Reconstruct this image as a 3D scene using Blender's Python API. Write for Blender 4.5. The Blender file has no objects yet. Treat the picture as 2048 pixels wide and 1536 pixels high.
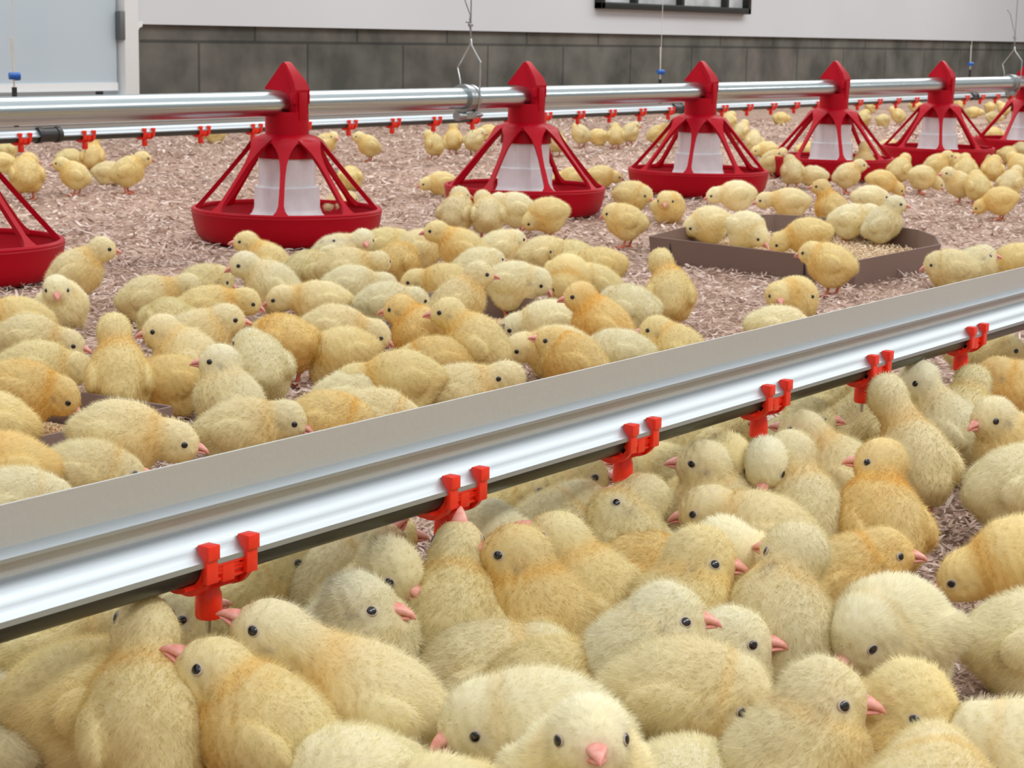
import bpy, bmesh, math, random
import numpy as np
from mathutils import Vector, Matrix
PI = math.pi
sc = bpy.context.scene
COL = sc.collection
rng = np.random.default_rng(7)
random.seed(5)

# ------------------------------------------------------------------ camera
F_PX, CAM_H = 3800.0, 0.392
_d = np.array([(3745-1024)/F_PX, (768-118)/F_PX, 1.0])
_u = np.cross(_d, np.array([1, -0.02, 0.0])); _u /= np.linalg.norm(_u)
if _u[1] < 0: _u = -_u
_X = _d/np.linalg.norm(_d); _Y = np.cross(_u, _X)
if _Y[2] < 0: _Y = -_Y
CM = np.array([_X, _Y, _u])            # rows: world axes; columns: camera right, up, forward
cam_data = bpy.data.cameras.new('camera'); cam = bpy.data.objects.new('camera', cam_data); COL.objects.link(cam)
cam_data.sensor_fit = 'HORIZONTAL'; cam_data.sensor_width = 36.0; cam_data.lens = F_PX/2048*36.0
cam_data.clip_start = 0.02; cam_data.clip_end = 200
m = Matrix.Identity(4)
for i in range(3):
    m[i][0] = CM[i, 0]; m[i][1] = CM[i, 1]; m[i][2] = -CM[i, 2]
m[2][3] = CAM_H
cam.matrix_world = m
cam_data.dof.use_dof = True; cam_data.dof.focus_distance = 1.35; cam_data.dof.aperture_fstop = 46
sc.camera = cam

# ------------------------------------------------------------------ world, lights, exposure
sc.view_settings.view_transform = 'Standard'; sc.view_settings.look = 'None'
sc.view_settings.gamma = 1.0; sc.view_settings.use_curve_mapping = False
sc.view_settings.exposure = 0.24
world = bpy.data.worlds.new('barn_ambient'); sc.world = world; world.use_nodes = True  # added ambient gradient, stands in for the unbuilt lit ceiling and room
nt = world.node_tree; nt.nodes.clear()
wo = nt.nodes.new('ShaderNodeOutputWorld'); bg = nt.nodes.new('ShaderNodeBackground')
tc = nt.nodes.new('ShaderNodeTexCoord'); sx = nt.nodes.new('ShaderNodeSeparateXYZ')
cr = nt.nodes.new('ShaderNodeValToRGB'); mr = nt.nodes.new('ShaderNodeMapRange')
nt.links.new(tc.outputs['Generated'], sx.inputs[0]); nt.links.new(sx.outputs['Z'], mr.inputs['Value'])
mr.inputs['From Min'].default_value = -1; mr.inputs['From Max'].default_value = 1
nt.links.new(mr.outputs[0], cr.inputs[0])
e = cr.color_ramp.elements
e[0].position = 0.45; e[0].color = (.30, .27, .25, 1)
e[1].position = 0.85; e[1].color = (1.25, 1.28, 1.30, 1)
k = e.new(0.52); k.color = (.36, .36, .35, 1)
k = e.new(0.66); k.color = (.62, .63, .63, 1)
nt.links.new(cr.outputs[0], bg.inputs[0]); bg.inputs[1].default_value = 0.62
nt.links.new(bg.outputs[0], wo.inputs[0])

def area_light(x, y, z, sx_, sy_, power, name='ceiling_lamp_light'):
    l = bpy.data.lights.new(name, 'AREA'); l.shape = 'RECTANGLE'; l.size = sx_; l.size_y = sy_; l.energy = power
    l.color = (1.0, .985, .95)
    o = bpy.data.objects.new(name, l); o.location = (x, y, z); COL.objects.link(o)
    return o
# two rows of ceiling lamps running along the house
for lx, p in ((-0.6, 32), (2.3, 40), (5.2, 42), (8.1, 46), (11.5, 50)):
    area_light(lx, -1.15, 2.6, 2.3, 0.40, p)
for lx, p in ((0.6, 26), (3.2, 32), (6.2, 40), (9.4, 46), (13, 60)):
    area_light(lx, 3.3, 2.6, 2.8, 1.4, p)

# ------------------------------------------------------------------ pixel helpers (2048x1536 frame of the photograph)
CAMP = np.array([0, 0, CAM_H])
def ray(px, py): return CM @ np.array([(px-1024)/F_PX, (768-py)/F_PX, 1.0])
def on_z(px, py, z): r = ray(px, py); return CAMP + r*((z-CAM_H)/r[2])
def on_y(px, py, y): r = ray(px, py); return CAMP + r*(y/r[1])

# ------------------------------------------------------------------ object helpers
def tag(o, label=None, cat=None, group=None, kind=None):
    if label: o['label'] = label
    if cat: o['category'] = cat
    if group: o['group'] = group
    if kind: o['kind'] = kind
    return o
def empty(name, loc=(0, 0, 0), rz=0):
    o = bpy.data.objects.new(name, None); o.empty_display_size = .02; COL.objects.link(o)
    o.location = loc; o.rotation_euler = (0, 0, rz); return o
def obj(name, me, mat=None, parent=None, loc=None):
    o = bpy.data.objects.new(name, me); COL.objects.link(o)
    if mat is not None and not me.materials: me.materials.append(mat)
    if parent: o.parent = parent
    if loc is not None: o.location = loc
    return o
def from_bm(bm, name, smooth=True, ang=35):
    me = bpy.data.meshes.new(name); bmesh.ops.recalc_face_normals(bm, faces=bm.faces)
    if smooth:
        for f in bm.faces: f.smooth = True
        for ed in bm.edges:
            if len(ed.link_faces) == 2 and ed.calc_face_angle(0) > math.radians(ang): ed.smooth = False
    bm.to_mesh(me); bm.free(); return me
def bm_box(bm, c, s, rot=None, bevel=0):
    r = bmesh.ops.create_cube(bm, size=1.0); vs = r['verts']
    M = Matrix.Translation(c) @ (rot.to_4x4() if rot else Matrix.Identity(4)) @ Matrix.Diagonal((*s, 1))
    bmesh.ops.transform(bm, matrix=M, verts=vs)
    if bevel:
        es = list({ed for v in vs for ed in v.link_edges})
        bmesh.ops.bevel(bm, geom=es, offset=bevel, segments=2, affect='EDGES', profile=.5)
def bm_lathe(bm, prof, seg=48, close=False, center=(0, 0, 0)):
    rings = []
    for r, z in prof:
        rings.append([bm.verts.new((center[0]+r*math.cos(2*PI*i/seg), center[1]+r*math.sin(2*PI*i/seg), center[2]+z)) for i in range(seg)])
    n = len(rings)
    for a in range(n if close else n-1):
        A = rings[a]; B = rings[(a+1) % n]
        for i in range(seg):
            j = (i+1) % seg
            bm.faces.new((A[i], A[j], B[j], B[i]))
    return rings
def bm_tube(bm, pts, rad, seg=10, cap=True):
    pts = [Vector(p) for p in pts]; n = len(pts)
    rads = rad if hasattr(rad, '__len__') else [rad]*n
    rings = []; prev = None
    for i, p in enumerate(pts):
        t = (pts[min(i+1, n-1)]-pts[max(i-1, 0)]).normalized()
        a = (prev - t*prev.dot(t)) if prev else t.cross(Vector((0, 0, 1)) if abs(t.z) < .9 else Vector((1, 0, 0)))
        a.normalize(); b = t.cross(a); prev = a
        rings.append([bm.verts.new(p+(a*math.cos(2*PI*k/seg)+b*math.sin(2*PI*k/seg))*rads[i]) for k in range(seg)])
    for i in range(n-1):
        for k in range(seg):
            j = (k+1) % seg
            bm.faces.new((rings[i][k], rings[i][j], rings[i+1][j], rings[i+1][k]))
    if cap:
        bm.faces.new(rings[0][::-1]); bm.faces.new(rings[-1])
def bm_prism(bm, poly, axis_from, axis_to, fn):
    """poly: list of 2D points; fn(u, v, t) -> 3D."""
    A = [bm.verts.new(fn(u, v, axis_from)) for u, v in poly]; B = [bm.verts.new(fn(u, v, axis_to)) for u, v in poly]
    n = len(poly)
    for i in range(n):
        j = (i+1) % n; bm.faces.new((A[i], A[j], B[j], B[i]))
    bm.faces.new(A[::-1]); bm.faces.new(B)

# ------------------------------------------------------------------ materials
def mat(name, color, rough=.5, metal=0, bump=None, noise=None, spec=.5, trans=None, emit=None):
    """noise=(scale, color2, amount, detail) ; bump=(scale, strength)"""
    M = bpy.data.materials.new(name); M.use_nodes = True; t = M.node_tree; p = t.nodes['Principled BSDF']
    p.inputs['Base Color'].default_value = (*color, 1); p.inputs['Roughness'].default_value = rough
    p.inputs['Metallic'].default_value = metal; p.inputs['Specular IOR Level'].default_value = spec
    co = t.nodes.new('ShaderNodeTexCoord')
    if noise:
        nz = t.nodes.new('ShaderNodeTexNoise'); nz.inputs['Scale'].default_value = noise[0]; nz.inputs['Detail'].default_value = noise[3]
        mp = t.nodes.new('ShaderNodeMapping'); t.links.new(co.outputs['Object'], mp.inputs[0]); t.links.new(mp.outputs[0], nz.inputs['Vector'])
        if len(noise) > 4: mp.inputs['Scale'].default_value = noise[4]
        r = t.nodes.new('ShaderNodeValToRGB'); r.color_ramp.elements[0].position = .35; r.color_ramp.elements[1].position = .65
        r.color_ramp.elements[0].color = (*color, 1)
        r.color_ramp.elements[1].color = (*[color[i]*(1-noise[2])+noise[1][i]*noise[2] for i in range(3)], 1)
        t.links.new(nz.outputs[0], r.inputs[0]); t.links.new(r.outputs[0], p.inputs['Base Color'])
    if bump:
        nb = t.nodes.new('ShaderNodeTexNoise'); nb.inputs['Scale'].default_value = bump[0]; nb.inputs['Detail'].default_value = 4
        mp2 = t.nodes.new('ShaderNodeMapping'); t.links.new(co.outputs['Object'], mp2.inputs[0]); t.links.new(mp2.outputs[0], nb.inputs['Vector'])
        if len(bump) > 2: mp2.inputs['Scale'].default_value = bump[2]
        b = t.nodes.new('ShaderNodeBump'); b.inputs['Strength'].default_value = bump[1]; b.inputs['Distance'].default_value = .002
        t.links.new(nb.outputs[0], b.inputs['Height']); t.links.new(b.outputs[0], p.inputs['Normal'])
    if trans: p.inputs['Transmission Weight'].default_value = trans
    return M
M_RED = mat('red_plastic', (.42, .0008, .012), .42, spec=.16, bump=(60, .05))
M_ORANGE = mat('orange_red_plastic', (.83, .028, .010), .30)
M_WHITEPL = mat('frosted_white_plastic', (.80, .80, .84), .35, noise=(20, (.62, .60, .62), .6, 3))
M_ALU = mat('extruded_aluminium', (.42, .46, .49), .44, .85, bump=(40, .10, (.02, 1, 1)))
M_ALUB = mat('matt_aluminium', (.52, .52, .49), .55, .4, bump=(240, .12), noise=(6, (.48, .475, .45), .5, 3, (.3, 1, 1)))
M_PIPE = mat('galvanised_pipe', (.56, .63, .65), .25, 1.0, noise=(30, (.50, .56, .58), .6, 4, (.15, 1, 1)))
M_STEEL = mat('galvanised_steel', (.42, .45, .46), .34, 1.0)
M_WIRE = mat('steel_wire', (.55, .57, .58), .3, 1.0)
M_PVC = mat('dark_grey_pvc', (.030, .034, .032), .36)
M_BLACKPL = mat('black_plastic', (.02, .02, .022), .45)
M_STRING = mat('white_cord', (.62, .60, .54), .9)
M_BLUE = mat('blue_plastic', (.005, .10, .42), .4)
M_BEAK = mat('salmon_beak', (.72, .27, .22), .38, noise=(260, (.80, .42, .34), .7, 2))
M_LEG = mat('orange_scaly_skin', (.66, .19, .11), .5, bump=(900, .3))
M_LID = mat('grey_eyelid', (.46, .37, .29), .7)
M_EYE = mat('black_eye', (.006, .005, .004), .06, spec=.8)
M_BOX = mat('brown_cardboard', (.200, .128, .106), .75, noise=(5, (.17, .105, .085), .6, 3), bump=(180, .15))
M_GRAIN = mat('crumbled_feed', (.62, .43, .22), .9, noise=(300, (.42, .26, .12), 1, 1))
M_WALL = mat('white_wall_panel', (.62, .64, .68), .5, noise=(1.2, (.585, .595, .62), .7, 3), bump=(14, .06))
M_DOOR = mat('pale_blue_door', (.50, .60, .68), .5, noise=(2, (.53, .62, .69), .8, 2))
M_FRAME = mat('white_trim', (.74, .76, .77), .5)
M_DARKFR = mat('dark_window_frame', (.012, .014, .013), .4)
M_PANE = mat('grey_window_pane', (.42, .44, .45), .15, noise=(9, (.62, .64, .66), 1, 3))
M_HINGE = mat('weathered_hinge', (.16, .17, .17), .5, .6)

def block_material():
    M = bpy.data.materials.new('concrete_blocks'); M.use_nodes = True; t = M.node_tree; p = t.nodes['Principled BSDF']
    co = t.nodes.new('ShaderNodeTexCoord'); br = t.nodes.new('ShaderNodeTexBrick')
    mp = t.nodes.new('ShaderNodeMapping'); mp.inputs['Rotation'].default_value = (PI/2, 0, 0)
    cx = t.nodes.new('ShaderNodeSeparateXYZ'); cb = t.nodes.new('ShaderNodeCombineXYZ')
    t.links.new(co.outputs['Object'], cx.inputs[0]); t.links.new(cx.outputs['X'], cb.inputs[0]); t.links.new(cx.outputs['Z'], cb.inputs[1])
    t.links.new(cb.outputs[0], br.inputs['Vector'])
    br.inputs['Scale'].default_value = 1; br.inputs['Brick Width'].default_value = .672; br.inputs['Row Height'].default_value = .327
    br.inputs['Mortar Size'].default_value = .007; br.offset = 0.5
    br.inputs['Color1'].default_value = (.095, .098, .086, 1); br.inputs['Color2'].default_value = (.120, .112, .100, 1)
    br.inputs['Mortar'].default_value = (.050, .050, .046, 1)
    nz = t.nodes.new('ShaderNodeTexNoise'); nz.inputs['Scale'].default_value = 4.5; nz.inputs['Detail'].default_value = 6
    t.links.new(co.outputs['Object'], nz.inputs['Vector'])
    r = t.nodes.new('ShaderNodeValToRGB'); r.color_ramp.elements[0].position = .35; r.color_ramp.elements[1].position = .72
    r.color_ramp.elements[0].color = (.62, .62, .60, 1); r.color_ramp.elements[1].color = (1.55, 1.5, 1.45, 1)
    t.links.new(nz.outputs[0], r.inputs[0])
    mx = t.nodes.new('ShaderNodeMix'); mx.data_type = 'RGBA'; mx.blend_type = 'MULTIPLY'; mx.inputs[0].default_value = 1
    t.links.new(br.outputs[0], mx.inputs[6]); t.links.new(r.outputs[0], mx.inputs[7]); t.links.new(mx.outputs[2], p.inputs['Base Color'])
    p.inputs['Roughness'].default_value = .9
    return M
M_BLOCK = block_material()

def litter_material(name, strength=1.0):
    M = bpy.data.materials.new(name); M.use_nodes = True; t = M.node_tree; p = t.nodes['Principled BSDF']
    co = t.nodes.new('ShaderNodeTexCoord')
    v = t.nodes.new('ShaderNodeTexVoronoi'); v.inputs['Scale'].default_value = 110
    mp = t.nodes.new('ShaderNodeMapping'); mp.inputs['Scale'].default_value = (1, 1.0, 1)
    t.links.new(co.outputs['Object'], mp.inputs[0]); t.links.new(mp.outputs[0], v.inputs['Vector'])
    r = t.nodes.new('ShaderNodeValToRGB'); sp = t.nodes.new('ShaderNodeSeparateColor')
    t.links.new(v.outputs['Color'], sp.inputs[0]); t.links.new(sp.outputs[0], r.inputs[0])
    E_ = r.color_ramp.elements
    E_[0].color = (.27, .18, .14, 1); E_[1].color = (.58, .45, .385, 1)
    q = E_.new(.5); q.color = (.42, .305, .25, 1)
    nz = t.nodes.new('ShaderNodeTexNoise'); nz.inputs['Scale'].default_value = 3.2; nz.inputs['Detail'].default_value = 5
    t.links.new(co.outputs['Object'], nz.inputs['Vector'])
    r2 = t.nodes.new('ShaderNodeValToRGB'); r2.color_ramp.elements[0].position = .3; r2.color_ramp.elements[1].position = .7
    r2.color_ramp.elements[0].color = (.72, .64, .58, 1); r2.color_ramp.elements[1].color = (1.06, 1.04, 1.02, 1)
    t.links.new(nz.outputs[0], r2.inputs[0])
    mx = t.nodes.new('ShaderNodeMix'); mx.data_type = 'RGBA'; mx.blend_type = 'MULTIPLY'; mx.inputs[0].default_value = 1
    t.links.new(r.outputs[0], mx.inputs[6]); t.links.new(r2.outputs[0], mx.inputs[7]); t.links.new(mx.outputs[2], p.inputs['Base Color'])
    b = t.nodes.new('ShaderNodeBump'); b.inputs['Strength'].default_value = .8*strength; b.inputs['Distance'].default_value = .006
    t.links.new(v.outputs['Color'], b.inputs['Height']); t.links.new(b.outputs[0], p.inputs['Normal'])
    p.inputs['Roughness'].default_value = .9; p.inputs['Specular IOR Level'].default_value = .1
    return M
M_LITTER = litter_material('wood_shaving_litter')
def attr_material(name, rough=.8, translucent=.0, attr='Col', spec=.15, use_obj=False, gain=1.0):
    M = bpy.data.materials.new(name); M.use_nodes = True; t = M.node_tree; p = t.nodes['Principled BSDF']; out = t.nodes['Material Output']
    a = t.nodes.new('ShaderNodeAttribute'); a.attribute_name = attr
    src = a.outputs['Color']
    if use_obj:
        oi = t.nodes.new('ShaderNodeObjectInfo'); mx = t.nodes.new('ShaderNodeMix'); mx.data_type = 'RGBA'; mx.blend_type = 'MULTIPLY'; mx.inputs[0].default_value = 1
        t.links.new(src, mx.inputs[6]); t.links.new(oi.outputs['Color'], mx.inputs[7]); src = mx.outputs[2]
    t.links.new(src, p.inputs['Base Color']); p.inputs['Roughness'].default_value = rough; p.inputs['Specular IOR Level'].default_value = spec
    if translucent:
        tr = t.nodes.new('ShaderNodeBsdfTranslucent'); t.links.new(src, tr.inputs[0])
        ms = t.nodes.new('ShaderNodeMixShader'); ms.inputs[0].default_value = translucent
        t.links.new(p.outputs[0], ms.inputs[1]); t.links.new(tr.outputs[0], ms.inputs[2]); t.links.new(ms.outputs[0], out.inputs[0])
    return M
M_FLAKE = attr_material('wood_shaving', .8, .15)
M_DOWN = attr_material('chick_down', .9, .36, use_obj=True, spec=.05)

# ------------------------------------------------------------------ setting
def plane_box(name, x0, x1, y0, y1, z0, z1, m_, parent=None, kind='structure', bevel=0):
    bm = bmesh.new(); bm_box(bm, ((x0+x1)/2, (y0+y1)/2, (z0+z1)/2), (x1-x0, y1-y0, z1-z0), bevel=bevel)
    o = obj(name, from_bm(bm, name), m_, parent)
    if kind: o['kind'] = kind
    return o
WY = 5.6
plane_box('floor', -2, 26, -2.5, WY+.3, -.05, 0, M_LITTER)
wall = empty('wall_back'); wall['kind'] = 'structure'
plane_box('concrete_block_curb', 5.33, 26, WY, WY+.2, 0, .393, M_BLOCK, wall, None)
plane_box('upper_panel', 5.33, 26, WY-.022, WY+.2, .393, 2.7, M_WALL, wall, None)
plane_box('upper_panel', -2, 4.1, WY-.022, WY+.2, .0, 2.7, M_WALL, wall, None)
plane_box('upper_panel', 4.1, 5.33, WY-.022, WY+.2, 2.05, 2.7, M_WALL, wall, None)
# torn caulk at the panel's lower corner
bm = bmesh.new()
pts = [(5.33, .317), (5.345, .352), (5.352, .362), (5.36, .379), (5.375, .383), (5.38, .402), (5.33, .407)]
bm_prism(bm, pts, WY-.024, WY+.01, lambda u, v, t: (u, t, v))
obj('torn_panel_corner', from_bm(bm, 'torn_panel_corner'), M_FRAME, wall)
door = empty('door_1', (4.2, WY, 0)); door['kind'] = 'structure'
def dbox(name, x0, x1, y0, y1, z0, z1, m_, par=door, bev=0):
    bm = bmesh.new(); bm_box(bm, ((x0+x1)/2-4.2, (y0+y1)/2-WY, (z0+z1)/2), (x1-x0, y1-y0, z1-z0), bevel=bev)
    return obj(name, from_bm(bm, name), m_, par)
leaf = dbox('door_leaf', 4.16, 5.242, WY-.02, WY+.03, .135, 2.0, M_DOOR, bev=.003)
dbox('door_frame', 5.258, 5.332, WY-.05, WY+.08, 0, 2.05, M_FRAME, bev=.004)
dbox('door_frame', 4.08, 4.15, WY-.05, WY+.08, 0, 2.05, M_FRAME, bev=.004)
dbox('door_frame', 4.15, 5.258, WY-.05, WY+.08, 2.0, 2.05, M_FRAME, bev=.004)
dbox('threshold', 4.15, 5.258, WY-.06, WY+.08, 0, .117, M_FRAME, bev=.004)
dbox('bottom_sweep', 4.165, 5.24, WY-.026, WY-.02, .137, .167, M_FRAME)
for zh in (.386, 1.2): dbox('hinge', 5.236, 5.262, WY-.05, WY-.02, zh-.055, zh+.055, M_HINGE, bev=.003)
# ventilation window high on the wall
win = empty('window_1', (8.655, WY-.02, .522)); win['kind'] = 'structure'
bm = bmesh.new(); W_, Hh = 1.665, .62
for c, s in (((W_/2, -.02, .018), (W_, .06, .036)), ((W_/2, -.02, Hh-.02), (W_, .06, .04)), ((.018, -.02, Hh/2), (.036, .06, Hh)), ((W_-.018, -.02, Hh/2), (.036, .06, Hh))):
    bm_box(bm, c, s, bevel=.004)
wf = obj('window_frame', from_bm(bm, 'window_frame'), M_DARKFR, win)
for xm in (.36, .86, 1.38):
    bm = bmesh.new(); bm_box(bm, (xm, -.025, Hh/2), (.03, .04, Hh-.04)); obj('mullion', from_bm(bm, 'mullion'), M_DARKFR, wf)
bm = bmesh.new(); bm_box(bm, (W_/2, .0, Hh/2), (W_-.05, .012, Hh-.05)); obj('pane', from_bm(bm, 'pane'), M_PANE, win)

# ------------------------------------------------------------------ wood shavings
def mesh_arrays(name, V, F3, cols=None, mat_=None, normals=None, smooth=True):
    me = bpy.data.meshes.new(name)
    n, f = len(V), len(F3)
    me.vertices.add(n); me.vertices.foreach_set('co', np.ascontiguousarray(V, dtype=np.float32).ravel())
    me.loops.add(f*3); me.loops.foreach_set('vertex_index', np.ascontiguousarray(F3, dtype=np.int32).ravel())
    me.polygons.add(f); me.polygons.foreach_set('loop_start', np.arange(0, f*3, 3, dtype=np.int32))
    me.polygons.foreach_set('use_smooth', np.full(f, smooth))
    me.update(calc_edges=True)
    if cols is not None:
        ca = me.color_attributes.new('Col', 'FLOAT_COLOR', 'POINT')
        c4 = np.ones((n, 4), dtype=np.float32); c4[:, :3] = cols; ca.data.foreach_set('color', c4.ravel())
    if normals is not None: me.normals_split_custom_set_from_vertices(normals.astype(np.float32))
    if mat_: me.materials.append(mat_)
    return me
def flakes(name, P, L, Wd, seed, zlift=.003, mat_=M_FLAKE, tilt=.28):
    r = np.random.default_rng(seed); n = len(P)
    a = r.uniform(0, 2*PI, n); dx = np.stack([np.cos(a), np.sin(a), r.normal(0, tilt, n)], 1)
    dx /= np.linalg.norm(dx, axis=1, keepdims=True)
    up = np.stack([r.normal(0, .35, n), r.normal(0, .35, n), np.ones(n)], 1); dy = np.cross(up, dx); dy /= np.linalg.norm(dy, axis=1, keepdims=True)
    nn = np.cross(dx, dy)
    curl = r.uniform(-.25, .5, n)*L
    bend = r.normal(0, .18, n)*L
    V = []; 
    for k, u in enumerate((-.5, -.17, .17, .5)):
        w = Wd*(.55 if k in (0, 3) else 1.0)
        c = P + dx*(L*u)[:, None] + nn*(curl*(u*u)*1.2)[:, None] + dy*(bend*(u*u))[:, None]
        V.append(c-dy*(w*.5)[:, None]); V.append(c+dy*(w*.5)[:, None])
    V = np.stack(V, 1)
    V[:, :, 2] += zlift + np.abs(np.minimum(V[:, :, 2].min(axis=1, keepdims=True), 0))*.8
    base = np.arange(n)[:, None]*8
    tri = np.array([[0, 1, 3], [0, 3, 2], [2, 3, 5], [2, 5, 4], [4, 5, 7], [4, 7, 6]])
    F3 = (base[:, :, None]+tri[None]).reshape(-1, 3)
    pal = np.array([[.62, .475, .41], [.54, .395, .33], [.74, .62, .56], [.43, .29, .235], [.59, .45, .36], [.33, .21, .165]])
    ci = r.choice(6, n, p=[.27, .25, .2, .13, .1, .05]); c = pal[ci]*r.uniform(.85, 1.1, (n, 1))
    return mesh_arrays(name, V.reshape(-1, 3), F3, np.repeat(c, 8, axis=0), mat_, smooth=True)
BIGTRAY = [(2.850, 1.704), (2.838, 1.655), (2.785, 1.372), (2.775, 1.282), (3.101, 1.280), (3.225, 1.340), (3.310, 1.410), (3.400, 1.620), (3.380, 1.740), (3.300, 1.785), (3.000, 1.735)]
TRAYS = []
for a_, b_, dp in ((on_z(-60, 905, .040), on_z(344, 812, .040), .26), (on_z(935, 662, .036), on_z(1190, 612, .036), .24)):
    u_ = (b_-a_)[:2]; l_ = np.linalg.norm(u_); u_ = u_/l_; TRAYS.append((a_[:2], u_, np.array([-u_[1], u_[0]]), l_, dp))
def outside_trays(P, m_=.004):
    k_ = np.ones(len(P), bool); ins = np.ones(len(P), bool); cx, cy = np.mean(BIGTRAY, 0)
    for q in range(len(BIGTRAY)):
        a, b = np.array(BIGTRAY[q]), np.array(BIGTRAY[(q+1) % len(BIGTRAY)]); e_ = b-a
        ins &= (e_[0]*(P[:, 1]-a[1])-e_[1]*(P[:, 0]-a[0]))*np.sign(e_[0]*(cy-a[1])-e_[1]*(cx-a[0]))/np.linalg.norm(e_) > -m_
    k_ &= ~ins
    for a_, u_, v_, l_, dp in TRAYS:
        q = P[:, :2]-a_; x, y = q @ u_, q @ v_; k_ &= ~((x > -m_) & (x < l_+m_) & (y > -m_) & (y < dp+m_))
    return k_
def wedge_points(n, d0, d1, lo=-.32, hi=.32):
    """points on the floor in front of the viewer, denser close by"""
    u = rng.random(n); d = np.exp(np.log(d0)+u*(np.log(d1)-np.log(d0)))
    t = rng.uniform(lo, hi, n)
    fx, fy = CM[0, 2], CM[1, 2]; nf = math.hypot(fx, fy); fx /= nf; fy /= nf
    return np.stack([d*(fx+t*fy), d*(fy-t*fx), np.zeros(n)], 1), d
P, dd = wedge_points(80000, .80, 3.2); k_ = outside_trays(P); P, dd = P[k_], dd[k_]
sc_ = np.clip(dd/1.1, .9, 2.0)
P[:, 2] = rng.uniform(0, .005, len(P))
L_ = rng.gamma(3.0, .0022, len(P))*np.sqrt(sc_)+.002; W_f = rng.uniform(.0010, .0032, len(P))*np.sqrt(sc_)
tag(obj('wood_shavings', flakes('wood_shavings', P, L_, W_f, 3)), 'loose pinkish-beige wood shavings covering the nearer barn floor', 'wood shavings', kind='stuff')
P, dd = wedge_points(42000, 3.1, 9.0)
P = P[(P[:, 1] < WY-.05) & outside_trays(P)]; dd = np.linalg.norm(P[:, :2], axis=1)
L_ = rng.gamma(3.0, .0022, len(P))*np.sqrt(dd/3)*1.5+.003; W_f = rng.uniform(.0018, .0038, len(P))*np.sqrt(dd/3)*1.4
tag(obj('wood_shavings', flakes('wood_shavings', P, L_, W_f, 4)), 'loose beige wood shavings on the far floor behind the red feeders', 'wood shavings', kind='stuff')

# ------------------------------------------------------------------ drinker lines
def nipple_parts():
    """meshes in nipple frame: origin on the pipe axis above the pin; x along pipe, -y towards the viewer side"""
    rp = .0118; out = {}
    bm = bmesh.new()
    # saddle band around the pipe, from the near upper side round below to the far side
    def band(x0, x1, a0, a1, r0, r1, n=16):
        A = []
        for i in range(n+1):
            a = math.radians(a0+(a1-a0)*i/n)
            A.append([bm.verts.new((x, r*math.cos(a), r*math.sin(a))) for x, r in ((x0, r0), (x1, r0), (x1, r1), (x0, r1))])
        for i in range(n):
            for k in range(4):
                l = (k+1) % 4; bm.faces.new((A[i][k], A[i][l], A[i+1][l], A[i+1][k]))
        bm.faces.new(A[0][::-1]); bm.faces.new(A[-1])
    band(-.008, .008, 172, 368, rp, rp+.0026)
    band(-.017, -.0105, 166, 374, rp, rp+.0022); band(.0105, .017, 166, 374, rp, rp+.0022)
    band(-.017, .017, 205, 222, rp, rp+.0018, 4)
    band(-.024, .020, 238, 325, rp, rp+.0026, 10)
    band(-.013, .013, 190, 262, rp, rp+.0030, 8)
    for xx in (-.0150, .0150): band(xx-.0016, xx+.0016, 196, 330, rp, rp+.0056, 14)
    band(-.0125, .0125, 236, 304, rp, rp+.0050, 10)
    # horizontal ribs joining the arms on the near side
    for zz in (-.0005, -.0048, -.0085): bm_box(bm, (.001, -rp-.0021+abs(zz)*.18, zz), (.028, .0022, .0017), bevel=.0004)
    bm_box(bm, (.000, -rp-.0012, -.004), (.009, .0034, .013), bevel=.0008)
    me = from_bm(bm, 'clip_saddle'); me.materials.append(M_ORANGE); out['clip_saddle'] = me
    bm = bmesh.new()
    bm_box(bm, (0, -.0152, -.0005), (.0080, .0036, .0160), bevel=.0005)
    bm_box(bm, (0, -.0143, .0078), (.0086, .0082, .0078), bevel=.0007)
    me = from_bm(bm, 'clip_hook'); me.materials.append(M_ORANGE); out['clip_hook'] = me
    bm = bmesh.new()
    r0 = bm_lathe(bm, [(.0052, -.0105), (.0062, -.0145), (.0060, -.0175), (.0068, -.0195), (.0070, -.0225), (.0072, -.0305), (.0066, -.0325), (.0045, -.0328), (.0040, -.0310), (.0001, -.0308)], 28)
    me = from_bm(bm, 'nipple_cup'); me.materials.append(M_ORANGE); out['nipple_cup'] = me
    bm = bmesh.new()
    bm_lathe(bm, [(.0001, -.031), (.0034, -.0312), (.0034, -.0335), (.0016, -.0337), (.00135, -.0345), (.0014, -.0400), (.0015, -.0408), (.0001, -.0409)], 16)
    me = from_bm(bm, 'trigger_pin'); me.materials.append(M_WIRE); out['trigger_pin'] = me
    return out
NIP = nipple_parts()
RAIL = [(.0028, .1570), (.0026, .1366), (-.0020, .1350), (-.0036, .1336), (-.0036, .1322), (-.0006, .1310), (.0002, .1236), (-.0030, .1228),
        (-.0062, .1203), (-.0090, .1172), (-.0110, .1143), (-.0118, .1126), (-.0134, .1108), (-.0150, .1090), (-.0152, .1062), (-.0128, .1060), (-.0120, .1085),
        (.0120, .1085), (.0128, .1060), (.0152, .1062), (.0150, .1088), (.0100, .1122), (.0082, .1170), (.0058, .1228), (.0048, .134), (.0044, .1570)]
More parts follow.
